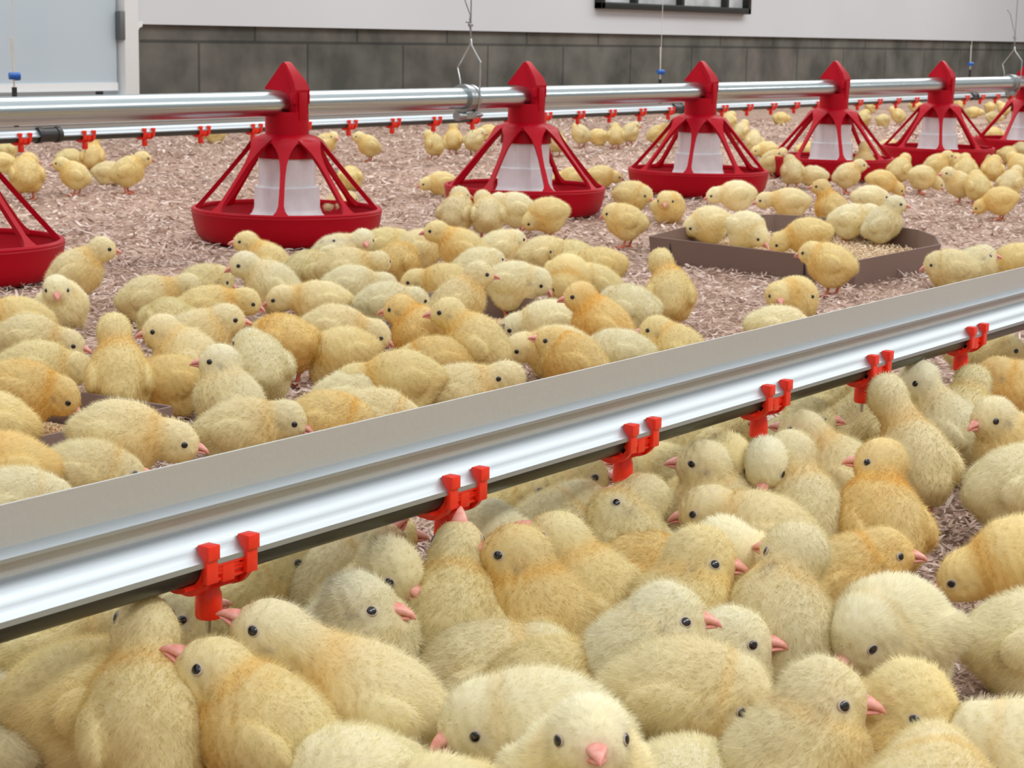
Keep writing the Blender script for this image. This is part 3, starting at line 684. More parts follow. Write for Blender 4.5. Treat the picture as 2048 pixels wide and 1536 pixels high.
def chick_body(shape, h, n_hair, hw, seed, warm=.3):
    r = np.random.default_rng(seed)
    H = shape.head
    lo = np.minimum([-.062, -.046, shape.zb-.048], H-.030); hi = np.maximum([.060, .046, shape.zb+.048], H+.030)
    V, Q = surface_nets(shape.sdf, lo, hi, h)
    N = shape.normal(V); V = V - N*shape.sdf(V)[:, None]
    def colour(P):
        q = (P-H) @ shape.HR; dh = np.linalg.norm(P-H, axis=1)
        n1 = shape.noise(P, 55)*.5+.5; n2 = shape.noise(P, 150)*.5+.5
        nb = shape.b(.017, 0, .010); v = H-nb; t = np.clip(((P-nb) @ v)/(v @ v), 0, 1.2)
        near_neck = np.exp(-((t-.35)/.30)**2)*np.exp(-(np.linalg.norm(P-(nb+t[:, None]*v), axis=1)/.026)**4)
        pb = (P-shape.c) @ shape.R
        g = warm*(.75*n1**1.5+.30*n2)+near_neck*(.35+.8*warm)+np.exp(-((pb[:, 0]-.012)**2+(np.abs(pb[:, 1])-.020)**2+(pb[:, 2]+.012)**2)/.00032)*(.22+.45*warm)
        g = np.clip(g, 0, 1)[:, None]
        c = CREAM*(1-g)+GOLD*g
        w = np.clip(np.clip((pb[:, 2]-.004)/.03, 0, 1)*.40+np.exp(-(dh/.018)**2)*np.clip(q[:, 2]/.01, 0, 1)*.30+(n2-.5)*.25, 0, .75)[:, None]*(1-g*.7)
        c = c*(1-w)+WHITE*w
        ey = np.abs(q[:, 1]); hs = shape.hs
        m1 = np.exp(-(((q[:, 0]-.0085*hs)/.0042)**2+((q[:, 2]-.001*hs)/.0040)**2))*(ey > .006)*.55
        m2 = np.exp(-(((q[:, 0]+.0015*hs)/.0042)**2+((q[:, 2]+.0025*hs)/.0032)**2))*(ey > .006)*(.25+.35*(n2 > .55))
        m = np.clip(m1+m2, 0, .75)[:, None]; c = c*(1-m)+TAN*m
        mb = np.exp(-(((q[:, 0]-.0185*hs)/.0040)**2+(q[:, 1]/.006)**2+((q[:, 2]+.003)/.006)**2))[:, None]*.7; c = c*(1-mb)+PINK*mb
        return c
    tri = np.concatenate([Q[:, [0, 1, 2]], Q[:, [0, 2, 3]]])
    A, B, C_ = V[tri[:, 0]], V[tri[:, 1]], V[tri[:, 2]]
    ar = np.linalg.norm(np.cross(B-A, C_-A), axis=1); 
    pick = r.choice(len(tri), n_hair, p=ar/ar.sum()); u, w = r.random(n_hair), r.random(n_hair); fl = u+w > 1; u[fl] = 1-u[fl]; w[fl] = 1-w[fl]
    P = A[pick]+(B-A)[pick]*u[:, None]+(C_-A)[pick]*w[:, None]
    nn = shape.normal(P.astype(np.float32)); q = (P-H) @ shape.HR; hs = shape.hs
    face = np.exp(-(((q[:, 0]-.013*hs)/.010)**2+((q[:, 2]+.001)/.010)**2))
    headw = np.clip(1-(np.linalg.norm(P-H, axis=1)-.014)/.012, 0, 1)
    ln = (.0052*(1-headw)+.0038*headw)*(1-.70*face)*r.uniform(.45, 1.2, n_hair)
    eye = (np.abs(q[:, 0]-.0090*hs) < .0037*hs) & (np.abs(q[:, 2]-.0018*hs) < .0036*hs) & (np.abs(q[:, 1]) > .006)
    bk = (q[:, 0] > .0150*hs) & (np.abs(q[:, 1]) < .0060*hs) & (np.abs(q[:, 2]+.002) < .0055*hs)
    keep = ~(eye | bk)
    flow_b = shape.R @ np.array([-1.0, 0, -.30]); flow_h = -shape.gaze+np.array([0, 0, -.15])
    fl_ = flow_b[None]*(1-headw[:, None])+flow_h[None]*headw[:, None]
    tang = fl_-nn*(fl_*nn).sum(1, keepdims=True); tang /= np.linalg.norm(tang, axis=1, keepdims=True)+.15
    dr = nn*.70+tang*.70+r.normal(0, .20, (n_hair, 3)); dr /= np.linalg.norm(dr, axis=1, keepdims=True)
    wv = np.cross(dr, nn); wv /= np.linalg.norm(wv, axis=1, keepdims=True)+1e-6
    P, nn, ln, dr, wv = P[keep], nn[keep], ln[keep], dr[keep], wv[keep]; n = len(P)
    wd = (hw*r.uniform(.7, 1.3, n)*.5)[:, None]
    b0 = P-nn*.0008
    HV = np.stack([b0-wv*wd, b0+wv*wd, P+dr*ln[:, None]], 1).reshape(-1, 3)
    gn = np.cross(HV[1::3]-HV[0::3], HV[2::3]-HV[0::3]); flip = (gn*nn).sum(1) < 0
    HF = np.arange(n*3).reshape(-1, 3)+len(V); HF[flip] = HF[flip][:, ::-1]
    HN = nn+r.normal(0, .15, (n, 3)); HN /= np.linalg.norm(HN, axis=1, keepdims=True)
    hc = colour(P)*r.uniform(.86, 1.08, (n, 1)); hc = np.repeat(hc, 3, 0)
    Vall = np.concatenate([V, HV]); Fall = np.concatenate([tri, HF]); Nall = np.concatenate([N, np.repeat(HN, 3, 0)])
    return mesh_arrays('downy_body', Vall, Fall, np.concatenate([colour(V)*.97, np.clip(hc, 0, 1)]), M_DOWN, Nall)

def beak_mesh():
    bm = bmesh.new()
    def mand(xs, flip):
        R_ = []
        for x, w, t0, t1 in xs:
            ring = []
            for k in range(12):
                a = 2*PI*k/12; y = math.cos(a)*w; z = math.sin(a); z = t0 if z < -.999 else (t0+(t1-t0)*(z*.5+.5))
                ring.append(bm.verts.new((x, y, z)))
            R_.append(ring)
        for i in range(len(R_)-1):
            for k in range(12):
                j = (k+1) % 12; bm.faces.new((R_[i][k], R_[i][j], R_[i+1][j], R_[i+1][k]))
        bm.faces.new(R_[0][::-1]); bm.faces.new(R_[-1])
    mand([(-.004, .0056, -.0012, .0054), (.0005, .0050, -.0013, .0050), (.003, .0041, -.0014, .0040), (.0055, .0030, -.0018, .0025), (.0078, .0018, -.0027, .0008), (.0092, .0007, -.0033, -.0012), (.0096, .0002, -.0034, -.0024)], 1)
    mand([(-.004, .0050, -.0050, -.0008), (.0005, .0044, -.0046, -.0009), (.003, .0035, -.0041, -.0010), (.0055, .0024, -.0037, -.0014), (.0074, .0010, -.0034, -.0024)], 0)
    return from_bm(bm, 'beak', ang=50)
BEAK = beak_mesh(); BEAK.materials.append(M_BEAK)
bm = bmesh.new(); bmesh.ops.create_uvsphere(bm, u_segments=18, v_segments=12, radius=.0028); bmesh.ops.scale(bm, vec=(1.06, .55, .98), verts=bm.verts)
EYE = from_bm(bm, 'eye', ang=80); EYE.materials.append(M_EYE)
bm = bmesh.new(); bm_lathe(bm, [(.0027+.0007*math.cos(a*PI/4), .0007*math.sin(a*PI/4)) for a in range(8)], 22, close=True)
bmesh.ops.rotate(bm, matrix=Matrix.Rotation(PI/2, 3, 'X'), verts=bm.verts); bmesh.ops.scale(bm, vec=(1.10, 1, .92), verts=bm.verts)
LID = from_bm(bm, 'eyelid', ang=80); LID.materials.append(M_LID)
def leg_mesh(hh, fwd):
    bm = bmesh.new()
    bm_tube(bm, [(-.004, 0, hh+.006), (-.006, 0, hh*.80), (-.004, 0, hh*.45), (-.001, 0, .007), (.001, 0, .004)], [.0042, .0030, .0024, .0026, .0028], 10)
    for a, l in ((0, .022), (.55, .017), (-.55, .017), (PI-.1, .008)):
        c, s = math.cos(a), math.sin(a)
        bm_tube(bm, [(0, 0, .0042), (c*l*.4, s*l*.4, .0046), (c*l*.75, s*l*.75, .0024), (c*l*.95, s*l*.95, .0018), (c*l*1.12, s*l*1.12, .0004)], [.0026, .0019, .0018, .0012, .0003], 8)
    return from_bm(bm, 'leg', ang=60)
LEG = leg_mesh(.036, 0); LEG.materials.append(M_LEG)
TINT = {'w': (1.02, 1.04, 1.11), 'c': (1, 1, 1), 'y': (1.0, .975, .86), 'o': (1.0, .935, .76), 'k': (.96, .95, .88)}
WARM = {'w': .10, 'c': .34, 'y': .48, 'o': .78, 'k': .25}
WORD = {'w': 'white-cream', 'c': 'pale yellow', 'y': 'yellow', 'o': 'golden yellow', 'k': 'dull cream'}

def frame_at(px, py):
    r = ray(px, py); f = np.array([r[0], r[1], 0]); f /= np.linalg.norm(f); return f, np.array([f[1], -f[0], 0])
def build_chick(x, y, ang, head, gaze, zb, pitch, stand, tint, quality, seed, floor_z=0.0, sc_=1.0):
    lump = np.random.default_rng(seed)
    sh = ChickShape(head, gaze, zb, pitch, lump, fat=lump.uniform(.96, 1.06), hs=lump.uniform(1.04, 1.10))
    h, nh, hw = {0: (.0024, 30000, .00030), 1: (.0028, 14000, .00050), 2: (.0036, 5000, .0009)}[quality]
    root = empty('chick', (x, y, floor_z), ang); root.scale = (sc_,)*3
    me = chick_body(sh, h, nh, hw, seed+1, WARM[tint])
    b = obj('body', me, None, root); j = lump.uniform(.95, 1.04)
    b.color = (*[t*j for t in TINT[tint]], 1)
    hs = sh.hs; H = sh.head; HR = sh.HR.astype(float)
    for sg in (-1, 1):
        d = -HR[:, 1]*sg; o = H+HR @ np.array([.0092*hs, sg*.034, .0016*hs]); p = sh.march(o, d)
        e_ = obj('eye', EYE, None, root); M = Matrix.Identity(4)
        nrm = sh.normal(np.array([p], dtype=np.float32))[0]; xa = HR[:, 0]-nrm*(HR[:, 0] @ nrm); xa /= np.linalg.norm(xa); za = np.cross(xa, nrm)
        for i in range(3): M[i][0] = xa[i]; M[i][1] = nrm[i]; M[i][2] = za[i]; M[i][3] = (p-nrm*.0004)[i]
        e_.matrix_local = M
        if quality == 0: ld = obj('eyelid', LID, None, root); ld.matrix_local = M
    o = H+HR @ np.array([.05, 0, -.0018*hs]); p = sh.march(o, -HR[:, 0]); bk = obj('beak', BEAK, None, root); M = Matrix.Identity(4)
    for i in range(3):
        for k in range(3): M[i][k] = HR[i, k]
        M[i][3] = (p-HR[:, 0]*.0012)[i]
    bk.matrix_local = M
    if stand:
        for sg in (-1, 1):
            l = obj('leg', LEG, None, root, (-.002+sg*.004, sg*.0125, 0)); l.rotation_euler = (0, 0, sg*.12)
    return root
chick_n = 0
ROOTS = []
def C(bx, by, hx, hy, psi, gaze, gp, stand, tint, desc, q=None, sc_=None, fz=0.0, pitch=None, pre=True):
    """body centre and head centre as seen in the frame; psi: 0 faces right, 90 away, 180 left, -90 to the viewer"""
    global chick_n; chick_n += 1
    if sc_ is None: sc_ = 1.0 if by > 1180 else .95
    zb = (.0545 if stand else .036)*sc_+fz
    Bp = on_z(bx, by, zb); f, rt = frame_at(bx, by); a = math.radians(psi)
    hd = rt*math.cos(a)+f*math.sin(a); ang = math.atan2(hd[1], hd[0])
    dist = np.linalg.norm((Bp-CAMP)[:2])
    # head: on its own ray, at a depth given by how far the neck reaches along the heading
    r = ray(hx, hy); dep = dist+math.sin(a)*.030*sc_
    n = math.hypot(r[0], r[1]); Hp = CAMP+r*(dep/n)
    loc = (Hp-np.array([Bp[0], Bp[1], fz])); c_, s_ = math.cos(-ang), math.sin(-ang)
    hl = np.array([loc[0]*c_-loc[1]*s_, loc[0]*s_+loc[1]*c_, loc[2]])/sc_
    zbl = (zb-fz)/sc_; v = hl-np.array([0, 0, zbl]); L = np.linalg.norm(v); hl = np.array([0, 0, zbl])+v*min(max(L, .030), .078)/L
    hl[2] = max(hl[2], .017)
    if pitch is None: pitch = math.degrees(math.atan2(hl[2]-zbl-.006, max(hl[0], .012)))*.62
    pitch = math.radians(min(max(pitch, -8), 46))
    ga = math.radians(gaze); f2, r2 = frame_at(hx, hy); gd = (r2*math.cos(ga)+f2*math.sin(ga))*math.cos(math.radians(gp))+np.array([0, 0, math.sin(math.radians(gp))])
    gl = np.array([gd[0]*c_-gd[1]*s_, gd[0]*s_+gd[1]*c_, gd[2]])
    if q is None: q = 0 if dist < 1.55 else (1 if dist < 3.4 else 2)
    o = build_chick(Bp[0], Bp[1], ang, hl, gl, zbl, pitch, stand, tint, q, 100+chick_n*7, fz, sc_)
    tag(o, (WORD[tint]+' chick '+desc) if pre else desc, 'chick', 'chicks')
    ROOTS.append(o); return o
# small far chicks: a few built once, then copied with all their parts
def copy_tree(o, parent=None):
    c = o.copy(); COL.objects.link(c); c.parent = parent
    for ch in list(o.children): copy_tree(ch, c)
    return c
PROTO = {}
def far_proto(kind):
    spec = {'side': ((.036, .004, .084), (1, .1, -.05), .055, 24, True), 'peck': ((.050, -.004, .034), (.8, -.1, -.7), .053, -8, True), 'sit': ((.032, .010, .060), (.9, .5, 0), .036, 20, False),
            'tall': ((.024, 0, .102), (.95, 0, .3), .055, 36, True), 'turn': ((.030, -.012, .080), (.2, -1, -.1), .055, 24, True), 'low': ((.046, .006, .034), (1, .1, -.25), .035, 0, False)}[kind]
    o = build_chick(0, 0, 0, spec[0], spec[1], spec[2], math.radians(spec[3]), spec[4], 'c', 2, 9000+len(PROTO))
    return o
def FC(px, py, psi, kind, tint, desc, sc_=.88):
    """py: body centre"""
    zb = .055 if kind in ('side', 'peck', 'tall', 'turn') else .036
    p = on_z(px, py, zb*sc_)
    if kind not in PROTO: o = far_proto(kind); PROTO[kind] = o
    else: o = copy_tree(PROTO[kind])
    f, rt = frame_at(px, py); a = math.radians(psi); hd = rt*math.cos(a)+f*math.sin(a)
    o.location = (p[0], p[1], 0); o.rotation_euler = (0, 0, math.atan2(hd[1], hd[0])); o.scale = (sc_,)*3
    for ch in o.children:
        if ch.name.startswith('body'): ch.color = (*TINT[tint], 1)
    tag(o, WORD[tint]+' chick '+desc, 'chick', 'chicks'); ROOTS.append(o); return o

# ---- in front of the near drinker rail
R_ = 'the near rail'
C(2,1478,-70,1450,180,180,0,0,'w','cut off at the bottom left corner, only its rump showing')
C(275,1452,272,1262,100,95,55,1,'y','seen from behind, neck stretched straight up left of the nearest nipple')
C(120,1292,190,1262,0,10,0,1,'k','in the shade beneath the rail at the left edge')
C(135,1410,215,1385,20,30,-10,1,'y','dark flanked, wedged behind the corner chick at lower left')
C(345,1330,318,1266,0,0,18,0,'k','showing just a pink beak beside the nearest nipple')
C(535,1470,432,1345,150,172,32,1,'y','peering up left, just below the nearest nipple')
C(745,1415,545,1268,172,172,28,1,'c','large, full flank in view, neck reaching left to the nearest nipple')
C(700,1300,715,1206,-15,-8,-6,1,'w','bare-faced with big salmon beak facing right, centre left foreground')
C(790,1235,805,1142,-50,-35,-28,1,'c','looking down right, between the bare-faced chick and a drinking one')
C(650,1190,728,1100,20,30,40,1,'c','with its head tucked up under the rail left of the second nipple')
C(470,1195,520,1143,0,0,0,1,'k','shaded under the rail, its beak right of the first nipple')
C(425,1262,372,1240,180,170,0,0,'y','hidden behind the nearest nipple')
C(890,1262,906,1120,80,85,72,1,'y','throwing its head back to drink, beak tip on the second nipple')
C(1050,1238,1012,1105,165,175,10,1,'o','upright with a golden collar, facing left beside the drinking one')
C(1020,1140,975,1050,170,180,0,1,'w','with only the crown showing behind the golden collared one')
C(1165,1212,1098,1085,160,175,25,1,'y','leaning left with a white tipped tail, right of the golden collared one')
C(1095,1005,1148,950,0,0,0,1,'k','shaded under the rail, dark beak facing right to the third nipple')
C(1130,1075,1185,1010,15,5,18,1,'c','facing right toward the pin of the third nipple')
C(1255,1092,1292,1000,140,165,10,1,'k','seen from behind, drinking at the third nipple')
C(1262,1150,1340,1120,10,20,-10,0,'o','low and golden, mostly hidden in the middle of the crowd')
C(1370,1250,1408,1120,20,-5,-8,1,'y','with pale cheek and pink beak facing right, centre right')
C(1490,1185,1452,1098,-60,-35,-32,1,'w','peeking out directly behind another head, red beak pointing down right')
C(1530,1075,1412,1018,165,182,-14,1,'c','large headed with black eye, facing left between third and fourth nipples')
C(1560,1265,1590,1103,120,148,0,1,'c','standing, head turned away with dark ear patch, right of centre')
C(1785,1270,1725,1262,-125,-130,-40,1,'w','large and round, face tucked down, right foreground')
C(1700,1165,1770,1105,10,5,0,0,'o','sitting, white head facing right above the round white one')
C(1762,1050,1762,922,120,178,0,1,'o','with golden neck band, seen from behind below the fifth nipple')
C(1830,925,1774,788,120,95,20,1,'c','stretching its neck up to the fifth nipple, back to the viewer')
C(1905,860,1843,757,155,205,-15,1,'w','white headed under the rail beside the fifth nipple')
C(1925,850,1940,770,100,80,0,1,'k','with only a pale crown visible below the sixth nipple')
C(2040,790,1992,748,190,190,-15,1,'o','head bowed near the right edge below the rail')
C(1960,705,2015,700,0,0,0,1,'k','dim, deep in the shade under the rail at the right edge')
C(2035,905,1985,835,215,225,-10,1,'c','facing the viewer at the right edge below the sixth nipple')
C(2030,975,2085,930,30,20,0,1,'w','standing at the right edge, only its flank and leg in view')
C(2062,1125,1930,1150,185,182,-28,1,'y','pecking left at the shavings near the right edge')
C(2062,1285,2100,1260,20,0,-20,0,'w','resting on the shavings at the right edge, rump in view')
C(1585,1535,1646,1390,15,0,-4,1,'c','with clear profile facing right, bottom right foreground')
C(1775,1495,1828,1400,-15,-28,-30,1,'y','looking down right, beside the profile chick at bottom right')
C(1850,1650,1865,1525,60,60,0,1,'c','with only its back showing at the bottom edge, right side')
C(2070,1545,1975,1490,180,185,-12,1,'w','facing left in the bottom right corner')
C(1360,1405,1474,1385,0,-20,-32,1,'c','head hanging to the right, grey cheek, bottom centre right')
C(1270,1330,1322,1224,8,0,-3,1,'w','with sharp profile, coral beak facing right, centre foreground')
C(955,1352,1085,1300,15,35,-15,0,'c','long backed and low, lying below the golden collared one')
C(1070,1392,1190,1345,12,0,-40,0,'y','with a golden bowed head, crouching in the centre foreground')
C(1090,1475,958,1436,178,205,-22,1,'w','snowy headed, face down to the left, bottom centre')
C(1140,1585,1158,1488,-80,-80,8,1,'w','staring at the viewer at the bottom edge of the centre')
C(925,1700,885,1600,190,215,-30,1,'k','barely rising above the bottom edge, left of the staring one')
C(1320,1625,1400,1590,60,60,0,0,'w','white rump at the bottom edge right of the staring one')
C(1035,1705,1010,1670,180,180,0,0,'y','small strip of back at the bottom edge left of the staring one')
C(705,1590,640,1570,150,150,0,0,'w','only its crown at the bottom edge, left half')
C(1440,1020,1408,922,185,182,4,1,'c','with open profile facing left below the fourth nipple')
C(1450,1000,1474,922,-70,-72,-45,1,'y','squeezed between two pale heads, beak pointing down')
C(1520,1010,1512,928,-85,-98,-45,1,'w','snowy crowned, facing the viewer and looking down below the fourth nipple')
C(1600,1030,1566,900,125,160,15,1,'c','with tall pale back, beak raised to the fourth nipple')
C(1680,955,1606,862,160,175,10,1,'c','drinking from the fourth nipple, pink face to the left')
C(1590,900,1624,835,10,0,0,1,'k','in the shade behind the one drinking at the fourth nipple')
C(1425,880,1470,850,20,0,0,1,'k','dim, beneath the rail between the third and fourth nipples')
C(1660,815,1705,790,0,-20,-10,1,'k','dark, beneath the rail left of the fifth nipple')
C(1330,965,1290,935,180,180,0,0,'k','white tail tip, behind the third nipple')
C(1000,1010,1050,985,0,0,0,1,'k','with small pink beak at the rail edge right of the second nipple')
C(700,1110,760,1075,0,0,0,1,'k','hidden in shade below the rail right of the first nipple')
C(300,1262,345,1225,90,60,20,1,'k','dark, behind the first nipple')
C(1395,1350,1440,1290,0,0,0,0,'w','pale chested, between the sharp profile and the hanging head')
C(1720,860,1735,815,60,60,0,1,'k','shaded, behind the neck stretcher at the fifth nipple')

# ---- behind the near rail, left and centre crowd
C(125,612,113,578,-85,-88,-14,0,'w','sitting and facing the viewer beside the cut off left feeder')
C(152,545,205,497,5,2,-8,1,'c','standing in profile facing right by the cut off left feeder')
C(295,600,378,572,10,5,-25,0,'c','feeding with bowed head, left of the crowd')
C(405,575,432,562,10,0,-30,0,'k','head down, just beyond the feeding group at left')
C(412,618,494,602,10,-5,-25,0,'y','with golden bowed head, centre left of the crowd')
C(535,528,492,484,160,178,0,0,'y','looking left in front of the largest feeder')
C(545,572,487,528,165,190,-15,1,'w','with white crown facing down left under the looking one')
C(645,608,560,596,178,180,-20,0,'c','long and pale, lying across the middle left of the crowd')
C(395,678,455,638,5,-3,-6,1,'c','facing right with pink beak, behind the upright white one')
C(372,722,318,662,160,182,-8,1,'c','facing left with speckled throat at left')
C(340,648,300,640,100,110,0,0,'k','low back, behind the left facing speckled one')
C(238,752,228,660,92,92,15,1,'y','with tall neck seen from behind at the left tray')
C(55,685,136,688,0,-15,-12,0,'c','with dark eye facing right near the left edge')
C(40,645,-20,630,180,180,0,0,'y','yellow backed, at the left edge behind the others')
C(70,740,150,735,10,20,0,0,'k','broad flat back at the left edge')
C(35,785,122,790,0,-8,-42,1,'o','with golden neck pecking into the lower left tray')
C(-20,850,-60,830,180,180,0,1,'y','sliver at the left edge beside the lower left tray')
C(345,768,300,775,180,190,-40,0,'o','hunched low behind the upright white one')
C(462,805,438,722,165,180,0,0,'w','upright, facing left in clean profile behind the rail')
C(520,735,500,690,100,120,0,1,'w','standing with white rump, right of the upright one')
C(570,685,530,668,130,150,-25,1,'o','golden backed, standing at the centre left')
C(480,865,575,838,0,-12,-22,0,'c','with bowed tan head just behind the rail')
C(655,850,690,845,0,0,0,0,'o','just a golden strip of back above the rail')
C(235,875,352,882,-8,-10,-12,1,'c','broad shouldered, standing before the lower left tray')
C(165,955,240,945,5,10,0,0,'c','only its long back above the rail at left')
C(10,945,-50,930,180,180,0,1,'o','golden rump at the left edge above the rail')
C(20,1015,70,1000,0,0,0,0,'w','thin sliver above the rail at the left edge')
C(670,508,727,480,0,-78,-8,0,'w','sitting and staring at the viewer in front of the largest feeder')
C(765,492,800,478,10,20,0,0,'k','back only, behind the staring sitter')
C(838,498,872,480,20,20,-10,0,'c','back only, left of the big left facing one')
C(925,498,872,462,165,178,-5,1,'y','big and round, facing left at the head of the crowd')
C(998,498,1030,480,30,30,0,0,'w','small back, right of the big round one')
C(795,528,815,510,60,40,-10,1,'o','with orange patched flank behind the staring sitter')
C(688,540,758,525,10,60,0,1,'c','with golden nape curled right, beneath the staring sitter')
C(700,575,770,570,5,10,-20,0,'w','white backed, lying in the middle of the crowd')
C(610,545,640,525,40,20,0,0,'k','flat back between the two looking left and the staring sitter')
C(768,612,830,600,10,20,-10,0,'w','round white back at the very middle')
C(848,672,800,618,150,165,-8,1,'o','golden shouldered with face to the left, middle')
C(895,572,828,562,176,182,-15,0,'y','feeding to the left, upper middle of the crowd')
C(915,605,958,548,20,5,-5,1,'c','with folded wing showing, facing right beside the middle tray')
C(955,538,985,520,30,30,0,0,'w','white patch of back behind the wing-showing one')
C(1025,568,1078,562,-5,-20,-40,1,'w','standing at the middle tray with tan lowered head')
C(1085,512,1110,500,20,20,-10,0,'c','round back at the upper right of the crowd')
C(1150,520,1120,505,150,150,0,0,'k','low back at the upper right behind the pecking one')
C(1135,555,1130,570,-100,-100,-55,1,'y','pecking toward the viewer into the middle tray')
C(1200,535,1175,540,170,180,-30,1,'y','at the right rim of the crowd with pale rump')
C(1205,650,1160,592,165,182,-8,1,'o','golden chested, facing left at the right of the crowd')
C(1190,572,1165,560,170,170,0,0,'k','low back behind the golden chested one')
C(1262,622,1225,600,140,150,-10,1,'w','pale flank behind the golden chested one')
C(950,690,892,624,155,180,-5,1,'y','with golden throat facing left, middle')
C(668,662,752,668,0,-12,-28,0,'c','crouching with pink beak down right, middle left')
C(690,712,655,740,190,200,-50,0,'y','curled up, preening, left of the pecking pair')
C(790,765,690,765,178,200,-48,1,'y','pecking the litter with head down left behind the rail')
C(725,800,785,790,-5,-10,-12,0,'w','with red beak facing right just above the rail')
C(740,840,770,838,0,0,-5,0,'c','low back in front of the red beaked one')
C(915,790,1012,756,5,188,0,0,'c','with head turned back and small red beak above the rail')
C(880,728,830,720,180,180,-15,0,'o','orange flanked back, lower middle')
C(1148,725,1107,685,165,178,15,0,'o','golden, beak raised left, eyes half shut above the rail')
C(1120,705,1040,695,180,200,-25,0,'c','face down left behind the half asleep one')
C(1100,650,1030,655,180,190,-20,0,'w','broad white back at the lower right of the crowd')
C(1240,712,1200,705,170,170,-15,0,'w','white back just above the rail at centre right')
C(1355,705,1312,660,165,180,-3,0,'y','facing left alone above the rail')
C(1340,588,1321,522,92,95,0,1,'y','standing alone with its back to the viewer by the right tray')
C(1588,598,1556,590,-60,-80,-12,0,'y','crouched facing the viewer in front of the right tray')
C(1555,660,1600,660,0,0,0,0,'w','strip of back above the rail below the crouching one')
C(1662,528,1622,505,160,165,-10,1,'y','standing outside the near corner of the right tray')
C(1420,447,1385,452,195,200,-30,1,'c','inside the left end of the right tray, pecking left')
C(1492,457,1518,472,-45,-35,-40,1,'w','inside the right tray, white, pecking down right')
C(1475,390,1430,390,178,185,-18,1,'w','facing left at the far rim of the right tray')
C(1582,405,1528,400,178,185,-15,1,'c','large and round at the far side of the right tray')
C(1665,418,1642,374,155,178,0,1,'o','golden breasted, facing left beyond the right tray')
C(1698,440,1742,425,10,5,-12,1,'w','standing in the right tray facing right, legs showing')
C(1765,448,1792,408,5,0,-5,1,'w','alert, facing right in the right end of the tray')
C(1738,398,1760,395,10,10,0,0,'w','partly hidden behind the alert one in the tray')
C(1618,470,1560,484,185,190,-40,1,'y','pecking left inside the tray near its front edge')
C(1905,540,1880,530,180,190,-20,0,'c','sitting above the rail near the right edge, left of a pair')
C(1945,535,1968,512,20,0,0,0,'w','sitting above the rail near the right edge, facing right')
C(2035,525,2010,530,180,180,-10,0,'y','sitting at the right edge just above the rail')
C(1262,392,1290,388,-20,-30,-30,1,'y','leaning forward right of the second whole feeder')
C(1338,415,1330,400,-60,-90,-20,0,'y','crouched low between two feeders')
C(1252,442,1225,425,170,175,-20,1,'y','leaning left on tall legs before the third whole feeder')
C(914,425,920,390,60,20,-5,1,'c','upright at the left rim of the second whole feeder')
C(976,428,965,398,90,100,0,1,'c','back to the viewer at the rim of the second whole feeder')
C(1032,418,995,402,170,175,-10,1,'w','facing left at the rim of the second whole feeder')
C(1097,428,1062,442,190,195,-40,1,'y','pecking left before the second whole feeder')
C(681,412,696,400,30,30,-10,0,'c','sitting inside the pan of the largest feeder',fz=.02,sc_=.85)

# ---- farther back
FC(885,366,185,'low','y','behind the left rim of the second whole feeder')
FC(738,291,180,'side','y','walking left between the first two whole feeders')
FC(869,288,120,'side','y','standing left of an orange one beneath the far drinker line')
FC(906,278,90,'tall','o','orange and upright beneath the far drinker line')
FC(948,280,60,'turn','c','right of the orange one beneath the far line')
FC(975,264,20,'low','y','farther off beneath the line left of the second feeder')
FC(648,288,20,'turn','y','glimpsed through the spokes of the largest feeder')
FC(700,355,90,'low','y','behind the right side of the largest feeder')
FC(1162,268,150,'turn','c','leftmost in the far row right of the second feeder')
FC(1198,273,170,'low','y','second in the far row right of the second feeder')
FC(1232,270,90,'side','y','third in the far row right of the second feeder')
FC(1260,264,70,'turn','c','fourth in the far row right of the second feeder')
FC(1314,268,0,'side','y','faint, left of the third whole feeder, far back')
FC(1112,283,100,'turn','c','glimpsed behind the spokes of the second whole feeder')
FC(1148,356,180,'low','y','behind the right spokes of the second whole feeder')
FC(1200,352,0,'low','y','low behind the second whole feeder on its right')
FC(256,342,5,'side','y','walking right, leftmost open floor, rightmost of its trio',.98)
FC(215,345,0,'low','c','merging with the walking one at far left')
FC(150,350,165,'side','y','facing left in the far left trio')
FC(186,312,80,'tall','o','stretching up to the far drinker at left')
FC(138,318,30,'low','k','low behind the left facing one of the far left trio')
FC(52,348,100,'turn','o','rounded back at the far left above the cut off feeder',1.08)
FC(2,325,170,'low','y','at the left edge beneath the far line, lighter one')
FC(12,300,60,'low','k','dark headed, at the left edge close to the far nipple')
FC(1458,240,90,'turn','y','topmost of the string right of the third whole feeder')
FC(1482,262,60,'side','c','second down right of the third whole feeder')
FC(1508,283,110,'turn','c','third down right of the third whole feeder')
FC(1545,322,10,'turn','y','against the right rim of the third whole feeder')
FC(1535,300,200,'low','y','low behind the right rim of the third feeder')
FC(1585,342,100,'side','c','leftmost in front of the fourth whole feeder')
FC(1628,352,175,'low','w','second in front of the fourth whole feeder')
FC(1668,336,90,'low','c','third in front of the fourth whole feeder')
FC(1694,350,5,'side','c','facing right in front of the fourth whole feeder')
FC(1728,325,95,'tall','o','upright and golden right of the fourth feeder')
FC(1752,328,60,'low','y','low, just right of the upright golden one')
FC(1762,362,15,'peck','o','leaning over with orange leg, right of the fourth feeder')
FC(1800,338,60,'side','y','standing between the fourth and fifth whole feeders')
FC(1844,352,30,'peck','c','pecking in front of the fifth whole feeder')
FC(1872,330,5,'side','y','facing right in front of the fifth whole feeder')
FC(1778,294,20,'low','c','behind the left rim of the fifth feeder')
FC(1612,300,30,'low','y','glimpsed between the spokes of the fourth feeder')
FC(1912,325,110,'low','y','left edge of the right hand crowd')
FC(1932,338,90,'side','y','back turned in the right hand crowd')
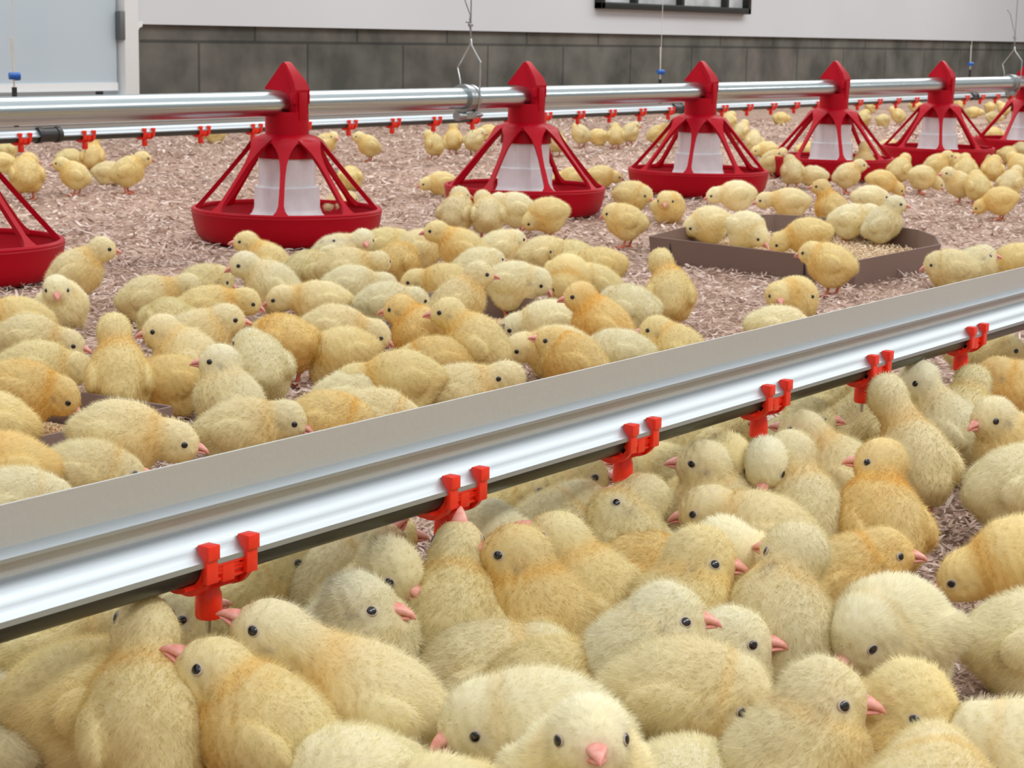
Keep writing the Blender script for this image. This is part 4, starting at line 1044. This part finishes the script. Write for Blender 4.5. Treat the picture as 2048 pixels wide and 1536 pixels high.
FC(1985,338,100,'turn','o','upright with golden head in the right hand crowd')
FC(1918,368,200,'side','c','front left of the right hand crowd, facing the viewer')
FC(1955,372,120,'turn','y','front middle of the right hand crowd')
FC(2002,398,180,'peck','o','frontmost, pecking left in the right hand crowd')
FC(2022,365,60,'side','c','front right of the right hand crowd')
FC(2015,310,60,'low','y','behind, right of the fifth whole feeder')
FC(2042,300,90,'low','c','at the right edge beneath the last feeder')
FC(1960,318,150,'low','y','middle rear of the right hand crowd')
FC(2040,330,170,'turn','y','at the right edge in the right hand crowd')
FC(1946,224,0,'low','y','far back beneath the line right of the fifth feeder')
FC(1980,214,90,'low','y','far back, beside the hanger clamp at right')
FC(1919,208,90,'tall','o','far back and upright just right of the fifth feeder')
FC(1797,231,150,'side','y','far back, rightmost of three left of the fifth feeder')
FC(1766,240,60,'low','c','far back, middle of three left of the fifth feeder')
FC(1727,236,90,'turn','y','far back, leftmost of three left of the fifth feeder')
FC(1986,234,20,'low','c','far back, low, under the line near the right edge')
FC(2008,218,140,'side','y','far back near the right edge, facing left')
FC(1742,214,60,'low','y','farthest, tiny, beneath the line left of the fifth feeder')
FC(1655,228,60,'low','c','tiny, beneath the line at the fourth feeder collar')
FC(1560,236,30,'low','y','tiny, beneath the line left of the fourth feeder')
FC(1985,268,30,'low','y','glimpsed through the spokes of the last feeder')
FC(1830,212,0,'low','y','farthest, tiny, just left of the fifth feeder collar')
FC(430,268,160,'low','k','tiny, beneath the far line left of the largest feeder')

# let neighbours settle side by side instead of inside one another
pos = np.array([[o.location.x, o.location.y] for o in ROOTS]); p0 = pos.copy(); rad = np.array([.0245*o.scale.x/.95 for o in ROOTS])
for it in range(60):
    d = pos[:, None]-pos[None]; L = np.linalg.norm(d, axis=-1)+np.eye(len(pos)); need = (rad[:, None]+rad[None])-L; need[np.arange(len(pos)), np.arange(len(pos))] = 0
    need = np.maximum(need, 0); pos = pos+(d/L[..., None]*need[..., None]*.25).sum(1)
    off = pos-p0; n = np.linalg.norm(off, axis=1, keepdims=True)+1e-9; pos = p0+off*np.minimum(1, .008/n)
for o, q in zip(ROOTS, pos): o.location.x, o.location.y = float(q[0]), float(q[1])
